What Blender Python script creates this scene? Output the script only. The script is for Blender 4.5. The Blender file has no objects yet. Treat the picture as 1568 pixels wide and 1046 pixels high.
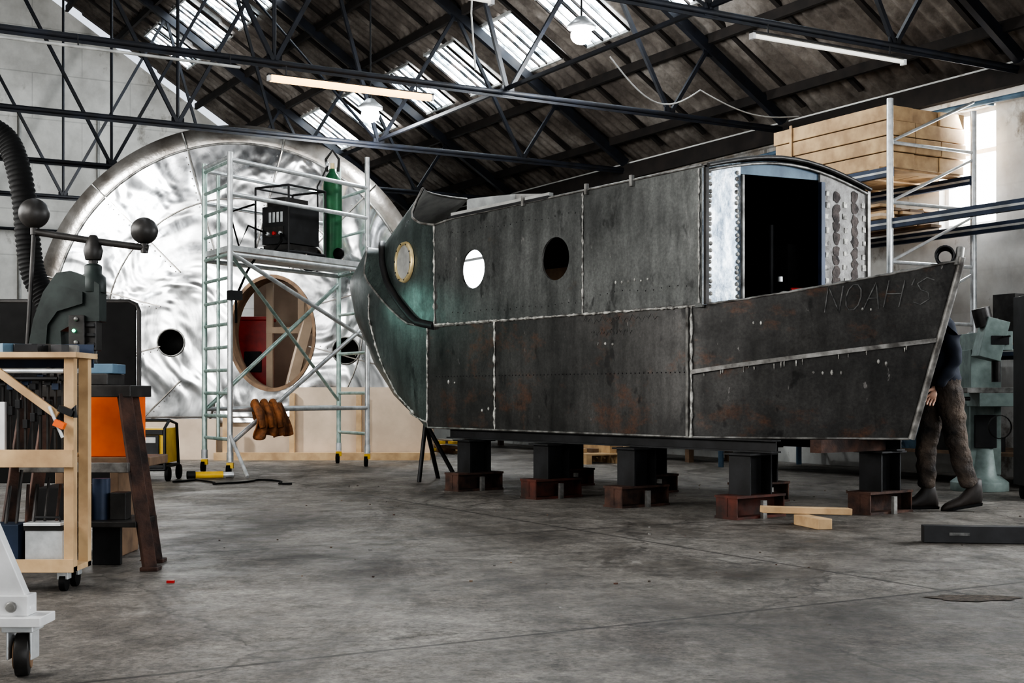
import bpy, bmesh, math, random
from mathutils import Vector, Matrix, Euler, noise
random.seed(7)
scene=bpy.context.scene
R=random.uniform

# ---------------------------------------------------------------- frames
# boat frame: s along the hull (bow -> stern), w across, z up
def BT(s,w,z): return Vector((2.56-.613*s+.79*w, 8.5+.79*s+.613*w, z))
# building frame: t along the side wall, k distance from that wall, z up
def WT(t,k,z): return Vector((5.44-.499*t-.867*k, 14+.867*t-.499*k, z))

# ---------------------------------------------------------------- materials
def nodes(name):
    m=bpy.data.materials.new(name); m.use_nodes=True
    nt=m.node_tree; b=nt.nodes['Principled BSDF']
    return m,nt,b
def ramp(nt,fac,stops):
    r=nt.nodes.new('ShaderNodeValToRGB')
    while len(r.color_ramp.elements)<len(stops): r.color_ramp.elements.new(.5)
    for e,(p,c) in zip(r.color_ramp.elements,stops):
        e.position=p; e.color=(*c,1) if len(c)==3 else c
    nt.links.new(fac,r.inputs[0]); return r.outputs[0]
def nz(nt,scale,detail=4,rough=.55,vec=None,dist=0):
    n=nt.nodes.new('ShaderNodeTexNoise'); n.inputs['Scale'].default_value=scale
    n.inputs['Detail'].default_value=detail; n.inputs['Roughness'].default_value=rough
    n.inputs['Distortion'].default_value=dist
    if vec is None:
        tc=nt.nodes.new('ShaderNodeTexCoord'); vec=tc.outputs['Object']
    nt.links.new(vec,n.inputs['Vector']); return n.outputs['Fac']
def mapped(nt,scale=(1,1,1),rot=(0,0,0)):
    tc=nt.nodes.new('ShaderNodeTexCoord'); mp=nt.nodes.new('ShaderNodeMapping')
    mp.inputs['Scale'].default_value=scale; mp.inputs['Rotation'].default_value=rot
    nt.links.new(tc.outputs['Object'],mp.inputs['Vector']); return mp.outputs['Vector']
def mix(nt,f,a,b,mode='MIX'):
    m=nt.nodes.new('ShaderNodeMix'); m.data_type='RGBA'; m.blend_type=mode
    for sock,val in ((m.inputs[0],f),(m.inputs[6],a),(m.inputs[7],b)):
        if isinstance(val,(int,float)): sock.default_value=val
        elif isinstance(val,tuple): sock.default_value=(*val,1)
        else: nt.links.new(val,sock)
    return m.outputs[2]
def bump(nt,b,h,strength=.3,dist=.02):
    n=nt.nodes.new('ShaderNodeBump'); n.inputs['Strength'].default_value=strength
    n.inputs['Distance'].default_value=dist
    nt.links.new(h,n.inputs['Height']); nt.links.new(n.outputs[0],b.inputs['Normal'])
def pm(name,c1,c2=None,scale=6,rough=.6,metal=0,bmp=.15,dist=.005,spec=.5):
    m,nt,b=nodes(name)
    c2=c2 or tuple(x*.6 for x in c1)
    f=nz(nt,scale,6)
    nt.links.new(ramp(nt,f,[(.35,c2),(.65,c1)]),b.inputs['Base Color'])
    b.inputs['Roughness'].default_value=rough; b.inputs['Metallic'].default_value=metal
    b.inputs['Specular IOR Level'].default_value=spec
    if bmp: bump(nt,b,nz(nt,scale*5,4),bmp,dist)
    return m
def em(name,c,s):
    m,nt,b=nodes(name)
    b.inputs['Base Color'].default_value=(*c,1)
    b.inputs['Emission Color'].default_value=(*c,1); b.inputs['Emission Strength'].default_value=s
    return m

def hullmat(name,dark,light,rustamt=.62,rough=.42,rustc=(.105,.050,.029),ra=.8):
    m,nt,b=nodes(name)
    f=nz(nt,1.3,10,.68)
    col=ramp(nt,f,[(.37,dark),(.61,light)])
    stv=ramp(nt,nz(nt,7,7,.64,mapped(nt,(1,1,.15))),[(.35,(.70,.70,.70)),(.63,(1.24,1.24,1.24))])
    col=mix(nt,1,col,stv,'MULTIPLY')
    rf=ramp(nt,nz(nt,2.0,9,.75,mapped(nt,(1,1,1.6))),[(rustamt-.04,(0,0,0)),(rustamt+.09,(ra,ra,ra))])
    col=mix(nt,rf,col,rustc)
    blot=ramp(nt,nz(nt,5.5,4,.55,mapped(nt,(1,1,.6))),[(.62,(0,0,0)),(.67,(.8,.8,.8))])
    col=mix(nt,blot,col,tuple(x*.5 for x in dark))
    sc=nz(nt,12,5,.6,mapped(nt,(1.2,1.2,.45)))
    sf=ramp(nt,sc,[(.69,(0,0,0)),(.73,(.75,.75,.75))])
    col=mix(nt,sf,col,(.22,.21,.20))
    fine=ramp(nt,nz(nt,45,6,.75),[(.34,(.74,.74,.74)),(.66,(1.26,1.26,1.26))])
    col=mix(nt,1,col,fine,'MULTIPLY')
    nt.links.new(col,b.inputs['Base Color'])
    b.inputs['Metallic'].default_value=.4
    nt.links.new(ramp(nt,nz(nt,2.2,8,.65),[(.3,(rough-.1,)*3),(.7,(rough+.18,)*3)]),b.inputs['Roughness'])
    bump(nt,b,nz(nt,1.8,4),.28,.04)
    return m
M_hull=hullmat('hull_steel_dark',(.026,.0255,.0245),(.060,.058,.055),.585,.42)
M_hullg=hullmat('stern_steel_teal_lit',(.042,.055,.051),(.085,.106,.099),.76,.34,(.07,.06,.05),.4)  # green base paints the teal light on the stern into the colour
M_cabin=hullmat('cabin_steel',(.052,.054,.052),(.102,.105,.101),.68,.36,(.10,.075,.055),.6)  # base lighter than the hull, painting in the light on the cabin side
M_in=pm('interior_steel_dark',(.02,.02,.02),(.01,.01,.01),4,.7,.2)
M_weld=pm('weld_bead',(.58,.57,.53),(.08,.075,.07),18,.5,.25,.6,.01)
M_edge=pm('cut_steel_edge',(.30,.295,.28),(.07,.065,.06),9,.5,.5)
M_panel=pm('grey_primed_sheet',(.42,.42,.40),(.26,.26,.25),5,.6,.2)
M_rust=pm('rusty_steel',(.11,.058,.042),(.03,.022,.020),8,.75,.3,.5,.01)
M_rustd=pm('oxide_red_steel',(.14,.038,.025),(.035,.022,.018),5,.7,.2,.3)
M_black=pm('black_steel',(.022,.022,.024),(.009,.009,.009),6,.55,.2)
M_rubber=pm('black_rubber',(.008,.008,.008),(.004,.004,.004),10,.7,0,.15,.005,.2)
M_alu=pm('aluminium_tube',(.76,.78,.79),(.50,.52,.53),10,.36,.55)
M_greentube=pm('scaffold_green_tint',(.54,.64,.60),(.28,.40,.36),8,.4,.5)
M_wood=pm('pine_timber',(.56,.39,.22),(.36,.235,.13),5,.7)
M_ply=pm('plywood_sheet',(.60,.48,.37),(.48,.38,.29),3,.75)
M_brown=pm('brown_timber',(.22,.14,.085),(.11,.07,.045),6,.75)
M_white=pm('white_paint_steel',(.74,.74,.74),(.56,.56,.56),6,.4,.1)
M_green=pm('machine_dark_green',(.030,.040,.037),(.010,.014,.013),6,.5,.1,.15,.005,.35)
M_pgreen=pm('machine_pale_green',(.26,.32,.30),(.14,.18,.17),6,.5,.1)
M_orange=pm('orange_plastic',(.80,.16,.03),(.66,.11,.02),5,.45)
M_yellow=pm('yellow_paint',(.80,.52,.04),(.6,.36,.02),5,.45)
M_red=pm('red_paint',(.50,.03,.025),(.26,.015,.015),5,.45)
M_cyl=pm('gas_cylinder_green',(.03,.15,.065),(.02,.09,.04),5,.4,.2)
M_navy=pm('navy_beam',(.025,.04,.08),(.015,.025,.045),5,.5,.2)
M_blue=pm('dusty_blue_paint',(.10,.17,.23),(.05,.085,.13),5,.6)
M_truss=pm('truss_dark_steel',(.012,.015,.024),(.007,.007,.009),5,.6,0)
M_purlin=pm('purlin_brown',(.024,.018,.015),(.011,.009,.008),5,.85)
M_pipe=pm('conduit_grey',(.5,.5,.48),(.3,.3,.29),5,.5,.2)
M_glass=em('daylight_glass',(.93,.97,1.0),8)
M_tubew=em('fluorescent_tube_warm',(1,.60,.24),3.6)
M_tubec=em('fluorescent_tube_dim',(.95,.93,.85),.5)
M_lamp=em('lamp_lens',(.97,1,1),150)
M_skin=pm('skin',(.50,.31,.23),(.42,.25,.18),8,.5)
M_hair=pm('hair_brown',(.06,.035,.02),(.03,.018,.01),40,.7)
M_trouser=pm('work_trousers',(.12,.09,.068),(.018,.016,.016),4.5,.85,0,.6,.04)
M_jacket=pm('work_jacket',(.015,.020,.034),(.008,.011,.02),7,.85)
M_boot=pm('work_boot',(.03,.022,.018),(.015,.012,.010),9,.6)
M_cast=pm('cast_iron',(.050,.047,.045),(.020,.019,.018),8,.45,.3,.15,.005,.4)
M_brass=pm('brass_ring',(.68,.56,.34),(.45,.36,.18),6,.4,.5)
M_chalk=pm('chalk',(.15,.15,.145),(.045,.045,.045),22,.9,0,0)
M_leather=pm('brown_hose_fabric',(.40,.15,.05),(.12,.05,.02),9,.75,0,.5,.02)
M_cable=pm('cable_white',(.6,.6,.58),(.45,.45,.43),5,.5)
M_dirt=pm('broken_concrete',(.14,.11,.085),(.035,.03,.025),30,.9,0,.8,.02)
M_flange,nt,b=nodes('ground_steel_flange')
c=ramp(nt,nz(nt,9,8,.75,mapped(nt,(1,1,.6))),[(.36,(.07,.10,.14)),(.5,(.30,.36,.42)),(.62,(.66,.70,.73))])
nt.links.new(c,b.inputs['Base Color']); b.inputs['Metallic'].default_value=.4; b.inputs['Roughness'].default_value=.4; bump(nt,b,nz(nt,20,5),.4,.01)
M_jamb,nt,b=nodes('weathered_grey_plate')
c=ramp(nt,nz(nt,5,9,.75),[(.36,(.13,.12,.115)),(.5,(.27,.265,.255)),(.66,(.42,.41,.40))])
nt.links.new(c,b.inputs['Base Color']); b.inputs['Metallic'].default_value=.15; b.inputs['Roughness'].default_value=.6; bump(nt,b,nz(nt,25,6,.7),.7,.015)
M_pad=pm('dark_oxide_pad',(.12,.10,.092),(.035,.03,.03),14,.8,.1,.6,.015)

M_galv,nt,b=nodes('galvanised_sheet')
f=nz(nt,1.15,5,.58,mapped(nt,(1,1,.7)),2.0)
nt.links.new(ramp(nt,f,[(.34,(.22,.225,.23)),(.47,(.52,.53,.54)),(.62,(.86,.87,.88))]),b.inputs['Base Color'])  # grey and white swirls paint reflections into the sheet colour
b.inputs['Metallic'].default_value=.97
nt.links.new(ramp(nt,nz(nt,1.3,5,.6,None,1.5),[(.35,(.14,)*3),(.7,(.32,)*3)]),b.inputs['Roughness'])
bump(nt,b,nz(nt,1.0,2,.45,None,1.2),.55,.17)
M_galvd=pm('galvanised_rim',(.30,.285,.265),(.14,.125,.11),3,.32,.8,.2,.02)
# concrete floor
M_floor,nt,b=nodes('concrete_floor')
va=mapped(nt,(1,1,1),(0,0,-math.radians(30)))
big=ramp(nt,nz(nt,.6,8,.7),[(.34,(.118,.103,.088)),(.5,(.205,.184,.161)),(.66,(.31,.287,.258))])
fine=ramp(nt,nz(nt,4.5,15,.85),[(.38,(.38,.37,.36)),(.5,(.95,.95,.95)),(.62,(1.38,1.38,1.38))])
col=mix(nt,1,big,fine,'MULTIPLY')
gr=ramp(nt,nz(nt,38,8,.8),[(.38,(.48,.48,.48)),(.6,(1.24,1.24,1.24))])
col=mix(nt,1,col,gr,'MULTIPLY')
st=ramp(nt,nz(nt,1.3,9,.7,mapped(nt,(1,.35,1),(0,0,-.5)),.8),[(.38,(.36,.33,.30)),(.52,(1,1,1))])
col=mix(nt,.9,col,st,'MULTIPLY')
sp=ramp(nt,nz(nt,13,5,.6),[(.66,(1,1,1)),(.70,(.2,.18,.17))])
col=mix(nt,.7,col,sp,'MULTIPLY')
br=nt.nodes.new('ShaderNodeTexBrick'); nt.links.new(va,br.inputs['Vector'])
br.offset=0; br.inputs['Scale'].default_value=1; br.inputs['Brick Width'].default_value=4.2; br.inputs['Row Height'].default_value=3.1
br.inputs['Mortar Size'].default_value=.014; br.inputs['Mortar Smooth'].default_value=.2
br.inputs['Color1'].default_value=(1,1,1,1); br.inputs['Color2'].default_value=(.84,.84,.84,1); br.inputs['Mortar'].default_value=(.15,.13,.12,1)
col=mix(nt,.9,col,br.outputs['Color'],'MULTIPLY')
vo=nt.nodes.new('ShaderNodeTexVoronoi'); vo.feature='DISTANCE_TO_EDGE'; vo.inputs['Scale'].default_value=.33
tc=nt.nodes.new('ShaderNodeTexCoord'); wn=nt.nodes.new('ShaderNodeTexNoise'); wn.inputs['Scale'].default_value=1.4; wn.inputs['Detail'].default_value=9; wn.inputs['Roughness'].default_value=.65
nt.links.new(tc.outputs['Object'],wn.inputs['Vector'])
mv=mix(nt,.55,tc.outputs['Object'],wn.outputs['Color'],'ADD'); nt.links.new(mv,vo.inputs['Vector'])
col=mix(nt,.85,col,ramp(nt,vo.outputs['Distance'],[(0,(.22,.2,.18)),(.005,(1,1,1))]),'MULTIPLY')
nt.links.new(col,b.inputs['Base Color'])
nt.links.new(ramp(nt,nz(nt,1.6,9,.75),[(.38,(.28,)*3),(.6,(.62,)*3)]),b.inputs['Roughness'])
bump(nt,b,nz(nt,10,12,.8),.8,.03)
def wallmat(name,c1,c2,stain,sa=.62,bw=.45,bh=.22,mort=.72,amt=.8):
    m,nt,b=nodes(name)
    tc=nt.nodes.new('ShaderNodeTexCoord'); sx=nt.nodes.new('ShaderNodeSeparateXYZ'); nt.links.new(tc.outputs['Object'],sx.inputs[0])
    add=nt.nodes.new('ShaderNodeMath'); nt.links.new(sx.outputs[0],add.inputs[0]); nt.links.new(sx.outputs[1],add.inputs[1])
    cx=nt.nodes.new('ShaderNodeCombineXYZ'); nt.links.new(add.outputs[0],cx.inputs[0]); nt.links.new(sx.outputs[2],cx.inputs[1])
    br=nt.nodes.new('ShaderNodeTexBrick'); nt.links.new(cx.outputs[0],br.inputs['Vector']); br.inputs['Scale'].default_value=1
    br.inputs['Brick Width'].default_value=bw; br.inputs['Row Height'].default_value=bh; br.inputs['Mortar Size'].default_value=.012
    br.inputs['Color1'].default_value=(1,1,1,1); br.inputs['Color2'].default_value=(.93,.93,.93,1); br.inputs['Mortar'].default_value=(mort,mort,mort,1)
    col=ramp(nt,nz(nt,.9,8,.65),[(.35,c2),(.6,c1)])
    s=ramp(nt,nz(nt,1.1,8,.7,mapped(nt,(1,1,.8))),[(sa-.06,(0,0,0)),(sa+.02,(1,1,1))])
    col=mix(nt,s,col,stain); col=mix(nt,amt,col,br.outputs['Color'],'MULTIPLY')
    nt.links.new(col,b.inputs['Base Color']); b.inputs['Roughness'].default_value=.85
    bump(nt,b,br.outputs['Color'],.2,.01)
    return m
M_gable=wallmat('painted_block_wall',(.76,.75,.71),(.50,.49,.46),(.34,.32,.29),.64,2.6,.9,.6,.6)
M_side=wallmat('stained_render_wall',(.70,.70,.67),(.46,.45,.43),(.26,.23,.20),.62,.9,.45,.85,.4)
M_roof,nt,b=nodes('fibre_cement_roof')
c=ramp(nt,nz(nt,.7,9,.70),[(.32,(.048,.038,.032)),(.5,(.130,.112,.097)),(.68,(.28,.26,.237))])
c2=ramp(nt,nz(nt,2.2,8,.75,mapped(nt,(1,1,.4))),[(.36,(.45,.42,.40)),(.64,(1.25,1.25,1.25))])
nt.links.new(mix(nt,1,c,c2,'MULTIPLY'),b.inputs['Base Color']); b.inputs['Roughness'].default_value=.8
M_sky,nt,b=nodes('skylight_grp')
c=ramp(nt,nz(nt,5,8,.75),[(.38,(.02,.03,.04)),(.49,(.25,.33,.39)),(.56,(1,1,1))])
b.inputs['Base Color'].default_value=(.6,.6,.6,1)
nt.links.new(c,b.inputs['Emission Color']); b.inputs['Emission Strength'].default_value=22

# ---------------------------------------------------------------- mesh builder
class Ob:
    def __init__(s,name): s.name=name; s.v=[]; s.f=[]; s.mi=[]; s.sm=[]; s.mats=[]
    def mid(s,m):
        if m not in s.mats: s.mats.append(m)
        return s.mats.index(m)
    def add(s,v,f,m,smooth=False,T=None):
        o=len(s.v); i=s.mid(m)
        s.v+= [T(*p) if T else Vector(p) for p in v]
        for q in f: s.f.append([o+a for a in q]); s.mi.append(i); s.sm.append(smooth)
    def bx(s,x0,x1,y0,y1,z0,z1,m,T=None):
        v=[(x,y,z) for x in (x0,x1) for y in (y0,y1) for z in (z0,z1)]
        s.add(v,[(0,1,3,2),(4,6,7,5),(0,4,5,1),(2,3,7,6),(0,2,6,4),(1,5,7,3)],m,False,T)
    def box(s,c,size,m,rot=None,T=None):
        rm=Euler(rot).to_matrix() if rot else Matrix.Identity(3)
        v=[]
        for x in (-.5,.5):
            for y in (-.5,.5):
                for z in (-.5,.5):
                    p=rm@Vector((x*size[0],y*size[1],z*size[2]))+Vector(c); v.append(tuple(p))
        s.add(v,[(0,1,3,2),(4,6,7,5),(0,4,5,1),(2,3,7,6),(0,2,6,4),(1,5,7,3)],m,False,T)
    def beam(s,p,q,w,h,m,T=None):
        p=T(*p) if T else Vector(p); q=T(*q) if T else Vector(q)
        d=(q-p).normalized(); up=Vector((0,0,1)) if abs(d.z)<.95 else Vector((.867,.499,0))
        a=d.cross(up).normalized(); b_=a.cross(d).normalized()
        v=[]
        for e in (p,q):
            for i,j in ((-1,-1),(1,-1),(1,1),(-1,1)): v.append(e+a*i*w/2+b_*j*h/2)
        s.add([tuple(x) for x in v],[(3,2,1,0),(4,5,6,7),(0,1,5,4),(1,2,6,5),(2,3,7,6),(3,0,4,7)],m)
    def path(s,pts,r,m,n=8,T=None,closed=False,cap=True):
        P=[T(*p) if T else Vector(p) for p in pts]; N=len(P); rr=r if isinstance(r,(list,tuple)) else [r]*N
        rings=[]; prev=None
        for i in range(N):
            if closed: d=(P[(i+1)%N]-P[i-1])
            else: d=P[min(i+1,N-1)]-P[max(i-1,0)]
            d=d.normalized() if d.length>1e-9 else Vector((0,0,1))
            if prev is None: a=d.orthogonal().normalized()
            else:
                a=(prev-d*prev.dot(d)); a=a.normalized() if a.length>1e-6 else d.orthogonal().normalized()
            prev=a; b_=d.cross(a)
            rings.append([P[i]+(a*math.cos(2*math.pi*j/n)+b_*math.sin(2*math.pi*j/n))*rr[i] for j in range(n)])
        v=[tuple(x) for g in rings for x in g]; f=[]
        for i in range(N if closed else N-1):
            k=(i+1)%N
            for j in range(n): f.append((i*n+j,i*n+(j+1)%n,k*n+(j+1)%n,k*n+j))
        s.add(v,f,m,True)
        if cap and not closed:
            s.add(v[:n][::-1],[tuple(range(n))],m); s.add(v[-n:],[tuple(range(n))],m)
    def tube(s,p,q,r,m,n=8,r2=None,T=None): s.path([p,q],[r,r if r2 is None else r2],m,n,T)
    def sph(s,c,r,m,n=12,sc=(1,1,1),T=None):
        v=[];f=[]
        for i in range(n+1):
            th=math.pi*i/n
            for j in range(2*n):
                ph=math.pi*j/n
                v.append((c[0]+r*sc[0]*math.sin(th)*math.cos(ph),c[1]+r*sc[1]*math.sin(th)*math.sin(ph),c[2]+r*sc[2]*math.cos(th)))
        for i in range(n):
            for j in range(2*n): f.append((i*2*n+j,i*2*n+(j+1)%(2*n),(i+1)*2*n+(j+1)%(2*n),(i+1)*2*n+j))
        s.add(v,f,m,True,T)
    def lathe(s,o,axis,prof,m,n=24):
        o=Vector(o); ax=Vector(axis).normalized(); a=ax.orthogonal().normalized(); b_=ax.cross(a)
        v=[];f=[]
        for r,h in prof:
            for j in range(n): v.append(tuple(o+ax*h+(a*math.cos(2*math.pi*j/n)+b_*math.sin(2*math.pi*j/n))*max(r,1e-4)))
        for i in range(len(prof)-1):
            for j in range(n): f.append((i*n+j,i*n+(j+1)%n,(i+1)*n+(j+1)%n,(i+1)*n+j))
        s.add(v,f,m,True)
    def plate(s,outer,holes,fn,th,m,medge=None):
        bm=bmesh.new(); loops=[]
        for L in [outer]+holes:
            vs=[bm.verts.new((x,y,0)) for x,y in L]; loops.append(vs)
            for i in range(len(vs)): bm.edges.new((vs[i],vs[(i+1)%len(vs)]))
        bmesh.ops.triangle_fill(bm,use_beauty=True,use_dissolve=False,edges=bm.edges[:],normal=(0,0,1))
        bm.verts.index_update(); V=[(v.co.x,v.co.y) for v in bm.verts]; F=[[v.index for v in f.verts] for f in bm.faces]
        s.add([(x,y,0) for x,y in V],F,m,False,fn); s.add([(x,y,th) for x,y in V],[f[::-1] for f in F],m,False,fn)
        for L in loops:
            idx=[v.index for v in L]; n=len(idx)
            s.add([(V[i][0],V[i][1],0) for i in idx]+[(V[i][0],V[i][1],th) for i in idx],[(i,(i+1)%n,n+(i+1)%n,n+i) for i in range(n)],medge or m,False,fn)
        bm.free()
    def finish(s,bevel=0,parent=None,recalc=True):
        me=bpy.data.meshes.new(s.name)
        lo=Vector([min(v[i] for v in s.v) for i in range(3)]); hi=Vector([max(v[i] for v in s.v) for i in range(3)])
        c=(lo+hi)/2; c.z=lo.z
        me.from_pydata([tuple(v-c) for v in s.v],[],s.f)
        for m in s.mats: me.materials.append(m)
        for p,i,sm in zip(me.polygons,s.mi,s.sm): p.material_index=i; p.use_smooth=sm
        if recalc:
            bm=bmesh.new(); bm.from_mesh(me); bmesh.ops.recalc_face_normals(bm,faces=bm.faces[:]); bm.to_mesh(me); bm.free()
        ob=bpy.data.objects.new(s.name,me); ob.location=c; scene.collection.objects.link(ob)
        if bevel:
            md=ob.modifiers.new('Bevel','BEVEL'); md.width=bevel; md.segments=2; md.limit_method='ANGLE'; md.angle_limit=math.radians(50)
        if parent: ob.parent=parent
        return ob
def circ(cx,cy,rx,ry=None,n=40):
    ry=ry or rx
    return [(cx+rx*math.cos(2*math.pi*i/n),cy+ry*math.sin(2*math.pi*i/n)) for i in range(n)]
def tab(x,T):
    if x<=T[0][0]: return T[0][1]
    for (a,b),(c,d) in zip(T,T[1:]):
        if x<=c: return b+(d-b)*(x-a)/(c-a)
    return T[-1][1]

# ================================================================ ROOM
T0,T1,K1,EZ,SL=-16,17.7,14.0,4.46,.64
KR=K1/2; RZ=EZ+SL*KR
o=Ob('floor'); 
o.add([WT(T0,-.3,0),WT(T1+.3,-.3,0),WT(T1+.3,K1+.3,0),WT(T0,K1+.3,0),WT(T0,-.3,-.2),WT(T1+.3,-.3,-.2),WT(T1+.3,K1+.3,-.2),WT(T0,K1+.3,-.2)],[(0,1,2,3),(7,6,5,4),(0,4,5,1),(1,5,6,2),(2,6,7,3),(3,7,4,0)],M_floor)
o.finish()
o=Ob('wall_far')
o.plate([(0,0),(K1,0),(K1,EZ),(KR,RZ),(0,EZ)],[],lambda x,y,d:WT(T1+d,x,y),.3,M_gable); o.finish()
o=Ob('wall_near')
o.plate([(0,0),(3.5,0),(3.5,4.2),(12.5,4.2),(12.5,0),(K1,0),(K1,EZ),(KR,RZ),(0,EZ)],[],lambda x,y,d:WT(T0-d,x,y),.3,M_gable); o.finish()
wins=[(.36,1.15,2.75,4.05),(11.5,13.2,2.6,3.9),(-6,-3.5,1.6,3.6),(-11,-8,1.6,3.6)]  # second opening is an added glowing window, brightening the view through a porthole
o=Ob('wall_right')
o.plate([(T0,0),(T1,0),(T1,EZ),(T0,EZ)],[[(a,c),(b_,c),(b_,d),(a,d)] for a,b_,c,d in wins],lambda x,y,d:WT(x,-d,y),.3,M_side); o.finish()
o=Ob('wall_left')
o.plate([(T0,0),(T1,0),(T1,EZ),(T0,EZ)],[],lambda x,y,d:WT(x,K1+d,y),.3,M_side); o.finish()
for i,(a,b_,c,d) in enumerate(wins):
    o=Ob('window_%d'%(i+1))
    o.bx(a,b_,-.2,-.17,c,d,M_glass,WT)
    for zz in (c,c+(d-c)*.62,d-.05): o.bx(a,b_,-.17,-.1,zz,zz+.05,M_white,WT)
    for tt in (a,b_-.05): o.bx(tt,tt+.05,-.17,-.1,c,d,M_white,WT)
    if b_-a>2: o.bx((a+b_)/2-.025,(a+b_)/2+.025,-.17,-.1,c,d,M_white,WT)
    o.finish()
M_mas=wallmat('exposed_masonry',(.22,.19,.16),(.10,.085,.07),(.34,.33,.31),.55,.4,.2,.5,.9)
o=Ob('trim_1'); o.bx(1.5,T1,.0,.04,3.75,EZ-.25,M_mas,WT); o.bx(T0,T1,.0,.10,EZ-.28,EZ-.05,M_purlin,WT); o.finish()
o=Ob('wall_pipe'); o.path([(t,.16,EZ-.42+.02*math.sin(t)) for t in [T0+i*.8 for i in range(42)]],.03,M_blue,8,WT)
for i in range(24): o.tube((T0+1+i*1.4,.0,EZ-.42),(T0+1+i*1.4,.16,EZ-.42),.015,M_blue,6,T=WT)
o.finish()

o=Ob('ceiling')
per=.2; ns=6; nt_=int((T1-T0)/per*ns)
for side in (0,1):
    ks=[-.35,1.3,1.32,2.9,2.92,4.5,4.52,6.0,6.02,KR]
    if side: ks=[K1-k for k in ks]
    v=[];f=[]
    for i in range(nt_+1):
        t=T0+(T1-T0)*i/nt_; a=.03*math.sin(2*math.pi*t/per)
        for j,k in enumerate(ks):
            z=EZ+SL*(k if not side else K1-k)+.17+a+(.02 if j%2==0 else -.02)
            v.append(tuple(WT(t,k,z)))
    n=len(ks)
    for i in range(nt_):
        for j in range(n-1): f.append((i*n+j,(i+1)*n+j,(i+1)*n+j+1,i*n+j+1))
    o.add(v,f,M_roof,True)
    for i in range(int((T1-T0)/1.02)):
        t=T0+i*1.02
        k0,k1=(0,KR) if not side else (K1,KR)
        o.beam((t,k0,EZ+.13),(t,k1,RZ+.13),.07,.05,M_purlin,WT)
o.finish(recalc=False)
o=Ob('skylight_panels')
for kc,ts in ((2.15,(-5.5,-2.5,.9,3.4,5.3,6.95,8.7,10.3,12.5,14.1)),(4.7,(-3,.5,4.0,7.5,9.4,11.2,12.6,14.0,15.8)),(9.5,(-8,-5,-2,1,4))):
    for t in ts:
        dk0,dk1=-.42,.42
        t0,t1=t-.5,t+.5
        zz=lambda k: EZ+SL*(k if k<KR else K1-k)
        o.add([WT(tt,kc+dk,zz(kc+dk)+.115) for tt in (t0,t1) for dk in (dk0,dk1)],[(0,1,3,2)],M_sky)
        for q in range(6):
            tt=t0+(t1-t0)*q/5
            o.beam((tt,kc+dk0,zz(kc+dk0)+.095),(tt,kc+dk1,zz(kc+dk1)+.095),.022,.03,M_pipe if q in(1,4) else M_purlin,WT)
        for dk in (dk0,dk1):
            o.beam((t0,kc+dk,zz(kc+dk)+.10),(t1,kc+dk,zz(kc+dk)+.10),.04,.04,M_pipe,WT)
o.finish(recalc=False)
o=Ob('roof_purlins')
for k in [.35,1.3,2.9,3.7,5.4,6.3,7.7,8.8,11.1,12.7,13.6]:
    z=EZ+SL*(k if k<=KR else K1-k)
    o.beam((T0,k,z+.05),(T1,k,z+.05),.06,.12,M_purlin,WT)
o.finish()
for i,t in enumerate([-10.8,-7.2,-3.6,0,3.7,7.3,10.9,14.5]):
    o=Ob('roof_truss')
    zb=EZ-.12
    o.tube((t,0.02,zb),(t,K1-.02,zb),.032,M_truss,8,T=WT)
    o.beam((t,0.02,zb-.035),(t,K1-.02,zb-.035),.012,.05,M_truss,WT)
    for s_ in (0,1):
        f_=(lambda k: k) if not s_ else (lambda k:K1-k)
        o.beam((t,f_(0.05),EZ-.02),(t,f_(KR),RZ-.04),.08,.13,M_truss,WT)
        bn=[1.9,4.2,KR]; tn=[1.3,3.0,5.2]
        for a in range(3):
            o.beam((t,f_(bn[a]),zb),(t,f_(tn[a]),EZ+SL*tn[a]-.06),.045,.045,M_truss,WT)
            if a<2: o.beam((t,f_(bn[a]),zb),(t,f_(tn[a+1]),EZ+SL*tn[a+1]-.06),.045,.045,M_truss,WT)
            o.box((t,f_(bn[a]),zb+.02),(.02,.16,.12),M_truss,T=WT)
            o.box((t,f_(tn[a]),EZ+SL*tn[a]-.1),(.02,.16,.13),M_truss,T=WT)
    o.tube((t,KR,zb),(t,KR,RZ-.1),.022,M_truss,8,T=WT)
    o.finish()
o=Ob('roof_tie_bars')
o.beam((T0,4.2,EZ-.06),(T1,4.2,EZ-.06),.04,.04,M_truss,WT)
for a,b_ in ((0,3.7),(7.3,10.9)):
    o.tube((a,4.2,EZ-.1),(b_,5.2,EZ+SL*5.2-.15),.02,M_truss,6,T=WT)
o.finish()
def fitting(t,k0,k1,z,m,r=.03,body=M_cast):
    o=Ob('fluorescent_light_fitting')
    o.bx(t-.03,t+.03,k0,k1,z,z+.02,body,WT)
    o.tube((t,k0+.03,z-.022),(t,k1-.03,z-.022),r,m,12,T=WT)
    for k in (k0,k1-.03): o.bx(t-.03,t+.03,k,k+.03,z-.055,z,M_white,WT)
    for k in (k0+.2,k1-.2): o.tube((t,k,z+.02),(t,k,EZ-.16),.008,M_black,6,T=WT)
    o.finish()
fitting(3.62,5.2,7.1,EZ-.28,M_tubew,.042)
fitting(-.08,1.85,3.8,EZ-.27,M_tubec,.022)
fitting(-.08,6.5,8.2,EZ-.36,M_tubec,.022)
o=Ob('overhead_conduit'); o.tube((3.60,7.4,EZ-.24),(3.60,12,EZ-.24),.016,M_pipe,8,T=WT)
for k in (7.5,9,10.5,11.9): o.tube((3.60,k,EZ-.24),(3.62,k,EZ-.12),.008,M_black,6,T=WT)
o.finish()
o=Ob('overhead_cable')
o.path([(2.2-.05*i,2.6+.12*i,EZ-.2-.3*math.sin(math.pi*i/14)) for i in range(15)],.008,M_cable,6,WT)
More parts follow.
